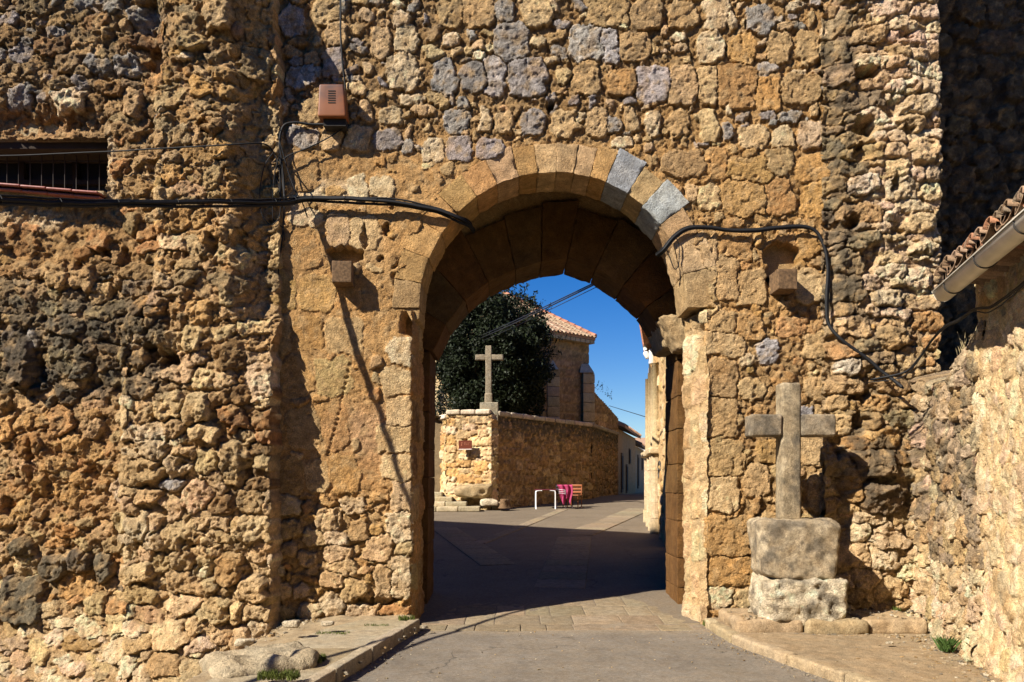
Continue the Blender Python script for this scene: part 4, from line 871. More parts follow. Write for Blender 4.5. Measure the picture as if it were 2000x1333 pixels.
# ================================================================== METER BOX, CABLES
M_RUST, nt, bs = mat_new('rusted_painted_metal'); lk = nt.links.new
tc = N(nt, 'ShaderNodeTexCoord'); sx = N(nt, 'ShaderNodeSeparateXYZ'); lk(tc.outputs['Object'], sx.inputs[0])
no = N(nt, 'ShaderNodeTexNoise'); no.inputs['Scale'].default_value = 9; no.inputs['Detail'].default_value = 8; lk(tc.outputs['Object'], no.inputs[0])
ad = N(nt, 'ShaderNodeMath', operation='MULTIPLY_ADD'); lk(sx.outputs[2], ad.inputs[0]); ad.inputs[1].default_value = -1.3; lk(no.outputs[0], ad.inputs[2])
rp = N(nt, 'ShaderNodeValToRGB'); rp.color_ramp.elements[0].position = .12; rp.color_ramp.elements[0].color = (.075, .028, .019, 1); rp.color_ramp.elements[1].position = .62; rp.color_ramp.elements[1].color = (.21, .06, .010, 1)
lk(ad.outputs[0], rp.inputs[0]); lk(rp.outputs[0], bs.inputs['Base Color']); bs.inputs['Roughness'].default_value = .55
M_IN = plain('dark_interior', (.02, .017, .015), .9)
zt, zb = G.v(163), G.v(229); bx = empty('meter_box', (G.u(648), 9.7, zb), 'small rusty orange metal box with louvre slots high on the wall', 'box')
D0_ = 9.56; kx = D0_/F
xa, xb, xc, xd = (623-1000)*kx, (671-1000)*kx, (620-1000)*kx, (676-1000)*kx; zT = EYE+(HZ-164)*kx; zB = EYE+(HZ-228)*kx
Vv, Q = rbox((1, 1, 1), .07, .2, 0); s = Vv[:, 0]+.5; t = Vv[:, 2]+.5
XL = xc*(1-t)+xa*t; XR = xd*(1-t)+xb*t; P = np.stack([XL*(1-s)+XR*s, D0_+.10+Vv[:, 1]*.20, zB*(1-t)+zT*t], 1)
mesh('cover', P, Q, M_RUST, bx, None, origin=((xa+xb)/2, D0_, zB+.2))
Vv, Fs = boxm(((xc+xd)/2+.02, 9.72, zB-.04), (.27, .20, .09)); mesh('body', Vv, Fs, M_IN, bx, None, False)  # near-black block stands in for the shadow under the cover
for i in range(6):
    zz = EYE+(HZ-(178+i*4.6))*kx; Vv, Fs = boxm(((648-1000)*kx, D0_-.001, zz), (.088, .006, .011)); mesh('louvre_slot', Vv, Fs, M_IN, bx, None, False)
def cable(name, pts, r, label=None, cat='cable', parent=None, wob=.004, mat=None, group=None, sm=8):
    Vv, Fs = tube(pts, r, 7, sm, wob); o = mesh(name, Vv, Fs, mat or M_BLACK, parent)
    if label: tag(o, label, cat, group)
    return o
def gw(px, py, d=.06, D=9.8): return tuple(at(px, py, D-d))
wire = [(-11.2, -2.0, 3.9), (-6.2, 2.6, 3.25), (-5.6, 4.4, 3.62), (-5.15, 5.6, 3.85), (-4.85, 6.5, 4.02), (-4.5, 7.35, 4.23), (-4.0, 8.08, 4.47), (-3.35, 8.84, 4.74), (-2.75, 9.5, 4.98), gw(600, 388, .10), gw(700, 390, .10), gw(790, 397, .10), gw(850, 410, .09), gw(895, 426, .06), gw(915, 436, -.12), gw(925, 450, -.5)]
cb = empty('cable_bundle', wire[9], 'thick black cable bundle swooping across the left wall to the arch', 'cable')
for i, (dz, dy, r) in enumerate(((0, 0, .024), (-.034, .012, .016), (.026, -.006, .011), (-.012, -.03, .010))):
    cable('cable', [(a, b+dy, c+dz+(.008*math.sin(j*2.1+i*2))) for j, (a, b, c) in enumerate(wire)], r, parent=cb, wob=.01)
for j in range(14):
    P = crom(wire, 8); p = P[18+j*5]; q = P[19+j*5]; t = (q-p)/np.linalg.norm(q-p); a = np.cross(t, [0, 0, 1]); a /= np.linalg.norm(a); b = np.cross(t, a)
    cable('cable_tie', [p+.040*(math.cos(w)*a+math.sin(w)*b)-np.array([0, 0, .005]) for w in np.linspace(0, 6.28, 9)], .004, parent=cb, sm=0, wob=0)
cable('cable', [gw(-60, 306, .45), gw(60, 303, .42), gw(200, 297, .42), gw(330, 290, .45), gw(430, 284, .46), (gw(505, 280, .36)), gw(530, 292, .12), gw(545, 330, .08), gw(548, 385, .08)], .009, 'thin black cable crossing the rubble above the big bundle from the window')
cable('cable', [gw(664, -50, .05), gw(665, 20, .07), gw(666, 80, .07), gw(670, 130, .07), gw(674, 172, .05), gw(674, 215, .04)], .012, 'black cable dropping from the top into the rusty box')
cable('cable', [gw(650, 243, .10), gw(610, 243, .06), gw(575, 240, .06), gw(553, 248, .07), gw(546, 285, .07), gw(551, 340, .06), gw(556, 385, .08)], .015, 'thick black cable bending down left of the rusty box')
cable('cable', [gw(672, 250, .10), gw(640, 270, .09), gw(600, 290, .08), gw(562, 305, .08), gw(545, 325, .06), gw(540, 370, .06)], .008, 'thin cable slanting down from under the rusty box')
cable('cable', [gw(535, 150, .02), gw(538, 210, .05), gw(545, 270, .07), gw(552, 330, .07), gw(556, 390, .08), gw(551, 470, .05), gw(541, 560, .03), gw(542, 650, .0)], .009, 'black cable running down the corner beside the left buttress')
cable('cable', [gw(542, 262, .08), gw(556, 310, .08), gw(566, 345, .08), gw(578, 375, .09), gw(592, 400, .09), gw(600, 425, .06)], .008, 'thin cable slanting across the cable knot to the bundle')
cable('cable', [gw(540, 290, .08), gw(519, 320, .12), gw(509, 360, .16), gw(508, 400, .16), gw(514, 425, .16), gw(530, 440, .12), gw(545, 425, .10), gw(548, 395, .10), gw(544, 360, .08), gw(534, 335, .08)], .006, 'thin wire loop hanging round the cable knot by the buttress')
cable('cable', [gw(546, 300, .10), gw(536, 345, .10), gw(533, 390, .10), gw(534, 430, .09), gw(552, 446, .05), gw(556, 470, .03)], .006, 'thin wire hanging straight through the cable knot')
rc = [gw(1283, 499, -.1), gw(1297, 488, .03), gw(1318, 462, .05), gw(1345, 446, .06), gw(1385, 445, .06), (gw(1450, 452, .05)), gw(1510, 446, .06), gw(1560, 443, .07), gw(1590, 450, .08), gw(1607, 476, .10), gw(1616, 520, .12), gw(1615, 580, .14), gw(1616, 628, .16), gw(1642, 662, .24), gw(1690, 698, .30), gw(1735, 735, .40), gw(1762, 757, .5)]
rcb = empty('cable_bundle', rc[8], 'black cable pair looping over the right wall above the stone cross', 'cable')
for i, (dx, dz, r) in enumerate(((0, 0, .020), (.018, -.016, .012), (-.012, .020, .008))): cable('cable', [(a+dx, b, c+dz) for a, b, c in rc], r, parent=rcb, wob=.008)
cable('cable', [gw(1300, 482, .02), gw(1309, 505, .03), gw(1318, 526, .03), gw(1326, 515, .04), gw(1326, 480, .05), gw(1316, 462, .06), gw(1306, 476, .04)], .006, 'thin wire loop at the right springing of the arch')
hc = [tuple(at(*p)) for p in ((1700, 742, 9.2), (1765, 728, 9.0), (1795, 700, 8.8), (1820, 665, 8.5), (1845, 640, 8.2), (1875, 625, 7.8), (1905, 604, 7.35), (1935, 600, 6.95), (1965, 580, 6.6), (2010, 545, 6.0), (2080, 480, 5.2))]
cable('cable', hc, .013, 'black cable climbing from the broken wall to under the eave'); cable('cable', [(a-.03, b, c-.03-.03*math.sin(i)) for i, (a, b, c) in enumerate(hc)], .006, 'thin sagging wire under the eave beside the climbing cable')
for i, (p, q, l) in enumerate((((930, 660, 30), (1215, 527, 11.95), 'uppermost dark wire crossing the blue sky in the arch'), ((930, 665, 30), (1217, 529, 11.95), 'middle dark wire crossing the blue sky in the arch'), ((930, 672, 30), (1235, 527, 11.95), 'lowest thin wire crossing the blue sky in the arch'))):
    a, b = at(*p), at(*q); cable('overhead_wire', [a, (a+b)/2-np.array([0, 0, .03]), b], (.012, .014, .007)[i], l, 'wire', mat=M_WIRE, wob=0)
a, b = at(1190, 793, 37.5), at(1275, 819, 22.5); cable('overhead_wire', [a, (a+b)/2, b], .012, 'thin wire from the church to the right hand building', 'wire', mat=M_WIRE, wob=0)

# ================================================================== PLAZA: CHURCHYARD WALL
def oblique(parent, p0, p1, z0, z1, step, S, rough, joint, mc, names, keep=None, base=None, lich=None, seed=0, maxn=300, lumps=0., mats=None, minf=8, gap=.05, extra=None, srough=.5):
    p0 = np.array(p0, float); p1 = np.array(p1, float); l = np.linalg.norm(p1-p0); e = (p1-p0)/l; nn = np.array([e[1], -e[0]])
    U, V = np.meshgrid(np.arange(0, l+step, step), np.arange(z0, z1+step*.5, step), indexing='ij')
    def t3(u, v, h): return np.stack([p0[0]+e[0]*u+nn[0]*h, p0[1]+e[1]*u+nn[1]*h, v], -1)
    k = keep(U, V) if keep else None
    patch(parent, U, V, step, S(l), t3, (base(U, V) if base else 0*U)+.015*n2(U, V, .8, seed), rough+0*U, joint+0*U, np.ones(U.shape+(3,))*np.array(mc), names=names, keep=k, lichen=None if lich is None else lich(U, V), seed=seed, maxn=maxn, lumps=lumps+0*U, mats=mats or (M_FAR, M_FAR), minf=minf, gap=gap, extra=extra, srough=srough)
yw_ = empty('churchyard_wall', (-.6, 27, .7), 'high rubble retaining wall with pale coping round the churchyard', 'wall')
def sw_(l, z0=.5, z1=4.1, rh=.30, w0=.22, w1=.62, cols=(TAN, OCHRE, CREAM, GOLD), n=260):
    S = Seeds(); f = lambda u, v: cols[int(rng.random()*len(cols))]; S.darts(-.1, l+.1, z0, z1, n*4, .05, .24, f, (1.0, 2.6), (.012, .045), (.02, .05), (2.6, 6), k=.80, rs=.07); return S
LITC = (CREAM, TAN, PALE, GOLD, CREAM)
def ty(D, py): return EYE+(HZ-py)*D/F
cor = [(-2.80, 28.9), (-2.26, 27.4), (-.72, 27.0), (-.50, 27.14), (3.24, 32.5), (5.0, 37.8)]
tops = [3.85, 4.0, 3.98, 3.95, 3.95, 3.9]
for i, (cs, lich_shade) in enumerate(((LITC, .1), (LITC, .2), (LITC, .1), ((TAN, (.30, .2, .11), (.26, .19, .11), (.22, .16, .1)), .6), (((.26, .19, .11), (.30, .2, .11), (.2, .15, .09)), .7))):  # last two faces: shade put into darker stones and heavier lichen
    oblique(yw_, cor[i], cor[i+1], .55, tops[i], .036 if i < 3 else .045, lambda l: sw_(l, cols=cs), .03, .03, (.42, .31, .18), ('stone', 'mortar'), seed=20+i, lich=lambda U, V: .6*sst(V, 2.9, 3.8)+lich_shade, srough=.8, maxn=150, base=lambda U, V: .05*sst(-V, -1.6, -.6))
Vc = [(x, y+.12, z) for (x, y), t in zip(cor, tops) for z in (.4, t-.04)]; Vc = []
for (x, y), t in zip(cor, tops): Vc += [(x-.02, y+.10, .3), (x-.02, y+.10, t-.03), (x-1.0, y+.85, t-.03), (x-1.0, y+.85, .3)]
Fc = [(4*i+j, 4*i+4+j, 4*i+4+(j+1) % 4, 4*i+(j+1) % 4) for i in range(5) for j in range(4)]
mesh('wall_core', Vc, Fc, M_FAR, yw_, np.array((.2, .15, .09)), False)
def coping(p, q, z0, z1, n, c, sd):
    p = np.array(p); q = np.array(q); e = (q-p)/np.linalg.norm(q-p); l = np.linalg.norm(q-p)/n
    for i in range(n):
        m = p+(q-p)*(i+.5)/n; z = z0+(z1-z0)*(i+.5)/n; Vv, Q = rbox((l-.02, .62, .17), .05, .12, .02, 4, sd+i); Vv = turn(Vv, math.atan2(e[1], e[0]))
        mesh('coping_stone', Vv+np.array([m[0]-e[1]*.22, m[1]+e[0]*.22, z+.05]), Q, M_FAR, yw_, jit(c, .1))
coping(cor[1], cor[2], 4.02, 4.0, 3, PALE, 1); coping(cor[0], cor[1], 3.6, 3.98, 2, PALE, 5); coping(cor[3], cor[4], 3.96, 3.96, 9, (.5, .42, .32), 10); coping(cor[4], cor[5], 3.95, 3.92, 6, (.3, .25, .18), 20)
# street name plaque
M_PQ = plain('brown_enamel', (.13, .03, .015), .35); M_WH = plain('white_enamel', (.6, .5, .45), .5, var=.3); M_LT = plain('faded_orange_lettering', (.30, .10, .05), .5, var=.4)
pq = empty('plaque', (at(909, 869, 26.9)), 'small dark red plaque fixed to the sunlit corner of the churchyard wall', 'plaque')
c = at(909, 869, 26.95); Vv, Fs = boxm(c, (.46, .05, .28), -.25); mesh('plate', Vv, Fs, M_PQ, pq, None, False)
Vv, Fs = boxm(c+np.array([0, -.0, -.155]), (.46, .06, .03), -.25); mesh('ledge', Vv, Fs, M_WH, pq, None, False)
for i, (dx, w, dz, h) in enumerate(((-.13, .03, .02, .12), (-.10, .05, .06, .02), (-.02, .03, .04, .09), (.03, .05, .05, .02), (.04, .05, .0, .02), (.10, .02, .03, .10), (.15, .04, .06, .02))):
    Vv, Fs = boxm((c[0]+dx*.97, c[1]-.028-dx*.25+.0, c[2]+dz), (w, .012, h), -.25); mesh('letter_stroke', Vv, Fs, M_LT, pq, None, False)
# cross on the wall
c2 = empty('stone_cross', (at(955, 822, 27.35)), 'weathered stone cross on a square block atop the churchyard wall corner', 'cross')
k27 = 27.35/F
def farp(parent, name, x0, x1, y0, y1, D, dep, c, bev=.02, sd=0, mat=None, amp=.012, rz=0):
    k = D/F; Vv, Q = rbox(((x1-x0)*k, dep, (y1-y0)*k), bev, .09, amp, 5, sd); Vv = turn(Vv, rz); P = Vv+np.array([((x0+x1)/2-1000)*k, D+dep/2, EYE+(HZ-(y0+y1)/2)*k])
    return mesh(name, P, Q, mat or M_GRAN, parent, np.clip(np.tile(np.array(c), (len(P), 1))*(1+.3*n3(P, 4, 1))[:, None], .03, .8))
farp(c2, 'block', 937, 973, 786, 824, 27.1, .62, (.40, .35, .25), .03, 1); farp(c2, 'shaft', 948, 960, 675, 788, 27.3, .2, (.34, .285, .2), .03, 2); farp(c2, 'foot', 946.5, 961.5, 768, 788, 27.27, .26, (.34, .285, .2), .04, 3)
farp(c2, 'arm', 928, 948.2, 692.5, 703.5, 27.31, .18, (.34, .285, .2), .03, 4); farp(c2, 'arm', 959.8, 983, 692.5, 703.5, 27.31, .18, (.34, .285, .2), .03, 5)
# steps
ps = empty('stone_steps', (-3, 26.6, .7), 'low worn stone steps at the left foot of the churchyard wall', 'steps')
for i, (xr, ya) in enumerate(((938, 26.1), (912, 26.45), (884, 26.8), (864, 27.1))):
    x1 = (xr-1000)/F*ya; z = .69+.155*i
    for j in range(3):
        xa = x1-(j+1)*.72; Vv, Q = rbox((.70, .75, .17), .035, .12, .02, 4, i*5+j); mesh('step_stone', Vv+np.array([xa+.36, ya+.35, z+.09]), Q, M_PAVE, ps, jit((.50, .42, .28), .08))
def rock(name, px, py, D, w, d, h, c, sd, label, cat='stone', amp=.05, rz=0, mat=None, group=None, res=.06, parent=None):
    Vv, Q = rbox((w, d, h), min(w, d, h)*.30, res, amp, 4.2, sd, 40); Vv = chip(Vv, sd)*(1+.035*n3(Vv, 14, sd)+.02*n3(Vv, 30, sd+3))[:, None]; Vv = turn(Vv, rz); p = at(px, py, D); P = Vv+np.array([p[0], p[1], p[2]+h*.42])
    o = mesh(name, P, Q, mat or M_ST, parent, np.clip(np.tile(np.array(c), (len(P), 1))*(1+.25*n3(P, 5, 1))[:, None], .03, .8)); return tag(o, label, cat, group)
rock('boulder', 956, 988, 26.7, .62, .35, .26, PALE, 3, 'pale flat boulder lying at the foot of the churchyard wall corner')
rock('boulder', 974, 990, 26.9, .3, .3, .16, CREAM, 4, 'small stone beside the pale boulder at the churchyard wall')
rock('boulder', 925, 972, 26.95, 1.3, .5, .5, TAN, 5, 'bulging rough rock at the base of the sunlit wall corner', amp=.08)
# tree stump
Vv = []; na = 12; P0 = at(985, 993, 26.6)
for j, (z, r) in enumerate(((0, .24), (.08, .19), (.2, .16), (.30, .155), (.31, .12), (.29, 0.01))):
    for i in range(na): a = 2*math.pi*i/na; rr = r*(1+.16*math.sin(3*a+1)+.08*math.sin(7*a)); Vv.append((P0[0]+rr*math.cos(a), P0[1]+rr*math.sin(a), P0[2]+z))
Fs = [(j*na+i, j*na+(i+1) % na, (j+1)*na+(i+1) % na, (j+1)*na+i) for j in range(5) for i in range(na)]
tag(mesh('tree_stump', Vv, Fs, M_WOOD), 'short grey tree stump at the foot of the shaded wall', 'stump')
# table and chairs
M_TUBE = plain('white_painted_tube', (.78, .77, .78), .35, var=.03); M_TOP = plain('dark_red_table_top', (.12, .02, .035), .4); M_PINK = plain('pink_cloth', (.33, .03, .10), .8); M_STRP = plain('white_stripe', (.75, .6, .65), .8); M_CH = plain('orange_brown_wood', (.28, .09, .03), .5); M_DK = plain('dark_cloth', (.03, .02, .03), .9)
tb = empty('table', (at(1066, 992, 27.3)), 'small table with white tube legs and dark red top by the wall', 'table')
xl_, xr_, zt_, zb_ = (1046-1000)/F*27.2, (1086-1000)/F*27.2, ty(27.2, 957), float(zg(0, 27.2))
Vv, Q = rbox((xr_-xl_+.04, .55, .03), .012, .2, 0); mesh('table_top', Vv+np.array([(xl_+xr_)/2, 27.47, zt_]), Q, M_TOP, tb)
for x in (xl_+.02, xr_-.02):
    s = 1 if x < .9+.3 and x < (xl_+xr_)/2 else -1
    for yy in (27.22, 27.72): Vv, Fs = tube([(x, yy, zb_), (x, yy, zt_-.12), (x+s*.02, yy, zt_-.05), (x+s*.09, yy, zt_-.03), (x+s*.2, yy, zt_-.025)], .021, 8, 4); mesh('leg', Vv, Fs, M_TUBE, tb)
def chair(px, D, rz, mat, label, back=.85):
    p = at(px, 992, D); p[2] = float(zg(0, D)); t = empty('chair', p, label, 'chair', 'chairs beside the small table')
    def pt(x, y, z): q = turn([(x, y, z)], rz)[0]; return q+p
    for x, y in ((-.19, -.19), (.19, -.19)): Vv, Fs = tube([pt(x, y, 0), pt(x, y, .43)], .017, 6, 0); mesh('leg', Vv, Fs, mat, t)
    for x, y in ((-.19, .19), (.19, .19)): Vv, Fs = tube([pt(x, y+.03, 0), pt(x, y, .43), pt(x, y+.07, back)], .017, 6, 4); mesh('leg', Vv, Fs, mat, t)
    Vv, Q = rbox((.43, .43, .035), .015, .2, 0); mesh('seat', turn(Vv, rz)+p+np.array([0, 0, .44]), Q, mat, t)
    for z in (.55, .66, .78): Vv, Q = rbox((.38, .022, .07), .01, .2, 0); Vv += np.array([0, .20+(z-.43)*.15, z]); mesh('back_slat', turn(Vv, rz)+p, Q, mat, t)
    return t
chair(1103, 27.5, 2.5, M_DK, 'dark chair with a pink striped cloth hung over it next to the table')
chair(1122, 27.8, -.4, M_CH, 'orange brown slatted chair rightmost of the seats by the wall', .8)
# cloth hanging over the chair: a folded sheet
us = np.linspace(0, 1, 15); vv = np.linspace(0, 1, 12); U, V = np.meshgrid(us, vv, indexing='ij'); p = at(1103, 992, 27.1); p[2] = float(zg(0, 27.1))
X = (U-.5)*(.50-.18*V)+p[0]+.03*np.sin(V*5)+.06*V; Z = p[2]+.84-.70*V*(.62+.38*np.sin(U*4.2+.3)**2); Y = p[1]+.02+.05*np.sin(U*17)+.03*V
idx = np.arange(15*12).reshape(15, 12); Q = np.stack([idx[:-1, :-1], idx[:-1, 1:], idx[1:, 1:], idx[1:, :-1]], -1).reshape(-1, 4)
o = mesh('cloth', np.stack([X, Y, Z], -1).reshape(-1, 3), Q, M_PINK); so = o.modifiers.new('thickness', 'SOLIDIFY'); so.thickness = .012
tag(o, 'pink cloth with pale stripes draped over the dark chair', 'cloth'); 
for j in range(3):
    z = p[2]+.66-.06*j; Vv, Fs = tube([(p[0]-.22, p[1]-.04, z+.02), (p[0]-.08, p[1]-.05, z+.01), (p[0]+.02, p[1]-.04, z-.01)], .010, 5, 4); mesh('stripe', Vv, Fs, M_STRP, o)

# ================================================================== CHURCH
ch = empty('church', (2, 34, 1), 'stone church apse with stepped buttresses and tiled roof behind the tree', 'church')
def sc_(l, z0, z1, cols=((.27, .2, .125), (.23, .165, .1), (.25, .19, .12), (.2, .15, .09))):  # church walls' shade put into darker block colours and heavy lichen
    S = Seeds(); S.rows(-.1, l+.1, z0, z1, .36, .4, .8, lambda u, v: cols[int(rng.random()*len(cols))], (.006, .02), (.02, .04), (6, 9), jitv=0, fill=.98, k=.9); return S
w0, w1 = (-1.5, 31.0), (3.36, 35.3)
oblique(ch, w0, w1, 1.0, 8.0, .08, lambda l: sc_(l, 1, 8), .012, .012, (.3, .23, .14), ('ashlar_block', 'mortar'), seed=31, lich=lambda U, V: .55+0*U, maxn=260)
for n_, (D, x0, x1, yt, yb) in enumerate(((33.6, 1064, 1089, 722, 830), (34.8, 1134, 1158, 728, 840))):
    k = D/F; za = ty(D, yb)-.9; zb2 = ty(D, yt); X0 = (x0-1000)*k; X1 = (x1-1000)*k
    bt = None
    z = za; i = 0
    while z < zb2-.02:
        h = min(.42, zb2-z); Vv, Q = rbox((X1-X0, .85, h-.012), .02, .2, .012, 4, i+n_*20); mesh('buttress_block', turn(Vv, .25)+np.array([(X0+X1)/2, D+.45, z+h/2]), Q, M_FAR, ch, jit([TAN, (.42, .33, .2), (.46, .37, .25)][i % 3], .1)); z += h; i += 1
    # sloping weathered cap
    a = X0-.03; b = X1+.05; Vv = np.array([(a, D-.02, zb2), (b, D-.02, zb2), (b, D+.95, zb2), (a, D+.95, zb2), (a+.08, D+.25, zb2+.42), (b-.22, D+.25, zb2+.42), (b-.22, D+.95, zb2+.5), (a+.08, D+.95, zb2+.5)])
    mesh('buttress_cap', Vv, [(0, 3, 2, 1), (4, 5, 6, 7), (0, 1, 5, 4), (1, 2, 6, 5), (2, 3, 7, 6), (3, 0, 4, 7)], M_FAR, ch, np.array(PALE)*.9, False)
Vb = [(w0[0], w0[1]+.15, .5), (w1[0], w1[1]+.15, .5), (w1[0]-1.6, w1[1]+4, .5), (w0[0]-3, w0[1]+3, .5)]; Vb += [(a, b, 7.95) for a, b, _ in Vb]
mesh('wall_core', Vb, [(0, 3, 2, 1), (4, 5, 6, 7), (0, 1, 5, 4), (1, 2, 6, 5), (2, 3, 7, 6), (3, 0, 4, 7)], M_FAR, ch, np.array(TAN), False)
# lower nave wall with a sloping top
nv0, nv1 = (3.5, 36.4), (5.05, 38.3)
oblique(ch, nv0, nv1, 1.0, 6.4, .07, lambda l: sc_(l, 1, 6.4, ((.3, .23, .14), (.25, .19, .12), TAN)), .02, .012, (.22, .17, .1), ('ashlar_block', 'mortar'), seed=33, keep=lambda U, V: V < 6.15-.52*U, lich=lambda U, V: .6+0*U, maxn=120)  # nave shade likewise put into dark blocks and lichen
Vb = [(3.5, 36.5, .5), (5.05, 38.4, .5), (3.0, 41, .5), (1.5, 39, .5), (3.5, 36.5, 6.1), (5.05, 38.4, 4.85), (3.0, 41, 4.85), (1.5, 39, 6.1)]
mesh('wall_core', Vb, [(0, 3, 2, 1), (4, 5, 6, 7), (0, 1, 5, 4), (1, 2, 6, 5), (2, 3, 7, 6), (3, 0, 4, 7)], M_FAR, ch, np.array((.25, .2, .12)), False)
# roof: eave cornice, tile rows running up to the hip
eL, eR, ap = np.array([-2.2, 30.2, ty(31, 641)*0+8.12]), at(1163, 660, 35.0), at(985, 575, 38.4)
eL[2] = eR[2]
hipb = np.array([1.2, 39.5, eR[2]])
mesh('roof_deck', [eL, eR, ap, hipb, eL-[0, 0, .12], eR-[0, 0, .12], ap-[0, 0, .12], hipb-[0, 0, .12]], [(0, 1, 2), (1, 3, 2), (4, 6, 5), (5, 6, 7), (0, 4, 5, 1), (1, 5, 7, 3), (0, 2, 6, 4)], M_TILE, ch, np.array((.42, .25, .16)), False)
nrow = 34; up = ap-(eL+eR)/2; E_ = (eR-eL)/np.linalg.norm(eR-eL); up = up-E_*np.dot(up, E_); ul = np.linalg.norm(up); up /= ul; nn = np.cross(E_, up)
if nn[2] < 0: nn = -nn
LE = np.linalg.norm(eR-eL); sA = np.dot(ap-eL, E_)
for i in range(nrow):
    s = (i+.5)/nrow*LE; lr = ul*(s/sA if s < sA else (LE-s)/(LE-sA)); lr = max(lr, .3)
    w = LE/nrow*.60; Vv = []; na = 6; nl = max(2, int(lr/.45)+1); Fs = []
    for j in range(nl):
        for q, (ta, tb2) in enumerate(((j/nl, 1.0), ((j+1)/nl, .78))):
            for a in range(na):
                an = math.pi*a/(na-1); r = w*.5*tb2*1.1; c0 = eL+E_*(s+r*math.cos(an))+up*(lr*(ta)-.12)+nn*(.0+r*math.sin(an)*.9+.03*(tb2)); Vv.append(c0)
        b = j*2*na; Fs += [(b+a, b+a+1, b+na+a+1, b+na+a) for a in range(na-1)]; Fs.append(tuple(b+a for a in reversed(range(na))))
    mesh('roof_tile_row', Vv, Fs, M_TILE, ch, jit([(.33, .22, .14), (.42, .32, .22), (.28, .18, .12)][i % 3], .10), False)
# hip tiles
for i in range(14):
    a = eR+(ap-eR)*(i/14); b = eR+(ap-eR)*((i+1.1)/14); Vv, Fs = tube([a+[0, 0, .06], b+[0, 0, .04]], .11, 8, 0); mesh('hip_tile', Vv, Fs, M_TILE, ch, jit((.42, .19, .12), .1))
for i in range(26):
    p = eL+(eR-eL)*(i+.5)/26; Vv, Fs = boxm(p+np.array([-.12, .12, -.2]), (.26, .30, .14), math.atan2(E_[1], E_[0])); mesh('cornice_block', Vv, Fs, M_FAR, ch, jit((.42, .33, .22), .1), False)

# ================================================================== TREE
tr = empty('evergreen_tree', (-.6, 29.8, 3.0), 'dense dark evergreen tree with a round crown behind the small cross', 'tree')
def leaf_mat():
    m, nt, bs = mat_new('dark_foliage'); lk = nt.links.new; at_ = N(nt, 'ShaderNodeAttribute'); at_.attribute_name = 'Col'; lk(at_.outputs['Color'], bs.inputs['Base Color']); bs.inputs['Roughness'].default_value = .6; bs.inputs['Specular IOR Level'].default_value = .22; return m
M_LEAF = leaf_mat()
def leaves(name, parent, centers, size, c, mat=None, up=0.):
    n = len(centers); a = rng.normal(size=(n, 3)); a /= np.linalg.norm(a, axis=1)[:, None]; a[:, 2] += up; b = np.cross(a, rng.normal(size=(n, 3))); b /= np.maximum(np.linalg.norm(b, axis=1), 1e-6)[:, None]
    s = size*rng.uniform(.6, 1.3, (n, 1)); P = np.concatenate([centers-a*s, centers+b*s*.42, centers+a*s, centers-b*s*.42], 1).reshape(-1, 3)
    C = np.repeat(np.array(c)*rng.uniform(.55, 1.5, (n, 1)), 4, axis=0); return mesh(name, P, np.arange(4*n).reshape(-1, 4), mat or M_LEAF, parent, C, False)
cc = []; cen3 = np.array([-.75, 29.9, 6.2])
cl = [(cen3+np.array([0, 0, 0]), (2.0, 1.7, 2.6))]
for i in range(120):
    d = rng.normal(size=3); d /= np.linalg.norm(d); r = rng.uniform(.72, 1.0); c0 = cen3+d*np.array([2.1, 1.7, 2.65])*r; cl.append((c0, (rng.uniform(.3, .6),)*3))
pts = []
for i, (c0, r) in enumerate(cl):
    n = 9000 if i == 0 else 420; d = rng.normal(size=(n, 3)); d /= np.linalg.norm(d, axis=1)[:, None]; q = c0+d*np.array(r)*(rng.uniform(.5, 1.0, (n, 1)) if i else rng.uniform(.75, 1, (n, 1))); pts.append(q)
for i in range(70):    # twigs standing out of the outline
    d = rng.normal(size=3); d[2] = abs(d[2])*.9; d /= np.linalg.norm(d); s0 = cen3+d*np.array([2.3, 1.8, 2.85])*.95; t = rng.uniform(0, 1, (26, 1)); pts.append(s0+(d*.5+[0, 0, .28])*t*rng.uniform(.7, 1.3)+rng.normal(0, .04, (26, 3)))
for cq, rq, n in ((np.array([-3.3, 30.9, 5.2]), (1.7, 1.3, 2.4), 9000), (cen3+np.array([.9, .3, -1.2]), (1.1, 1.0, 1.5), 5000), (cen3, (1.6, 1.4, 2.2), 7000), (np.array([.25, 29.9, 7.5]), (1.0, .9, 1.25), 3500)):
    d = rng.normal(size=(n, 3)); d /= np.linalg.norm(d, axis=1)[:, None]; pts.append(cq+d*np.array(rq)*rng.uniform(.8, 1.05, (n, 1)))
leaves('crown', tr, np.concatenate(pts), .07, (.013, .019, .006))
Vv, Fs = tube([(-.6, 29.8, 1.0), (-.62, 29.8, 2.5), (-.7, 29.85, 4.2), (-.75, 29.9, 6)], .2, 10, 4); mesh('trunk', Vv, Fs, M_WOOD, tr)
for i in range(7):
    a = i*.9; Vv, Fs = tube([(-.68, 29.85, 3.8+i*.25), (-.7+.7*math.cos(a), 29.85+.6*math.sin(a), 4.6+i*.3), (-.7+1.5*math.cos(a), 29.85+1.2*math.sin(a), 5.4+i*.35)], .06, 6, 4); mesh('limb', Vv, Fs, M_WOOD, tr)
# thin bush on the nave roof edge
pts = []
for i in range(9):
    s0 = np.array([3.7+i*.13, 36.4+i*.15, 6.05-i*.06]); t = rng.uniform(0, 1, (14, 1)); pts.append(s0+np.array([rng.normal(0, .12), 0, rng.uniform(.2, .5)])*t+rng.normal(0, .02, (14, 3)))
tag(leaves('weeds', None, np.concatenate(pts), .04, (.04, .06, .02)), 'sparse weeds growing on the sloping nave roof edge', 'weeds', kind='stuff')

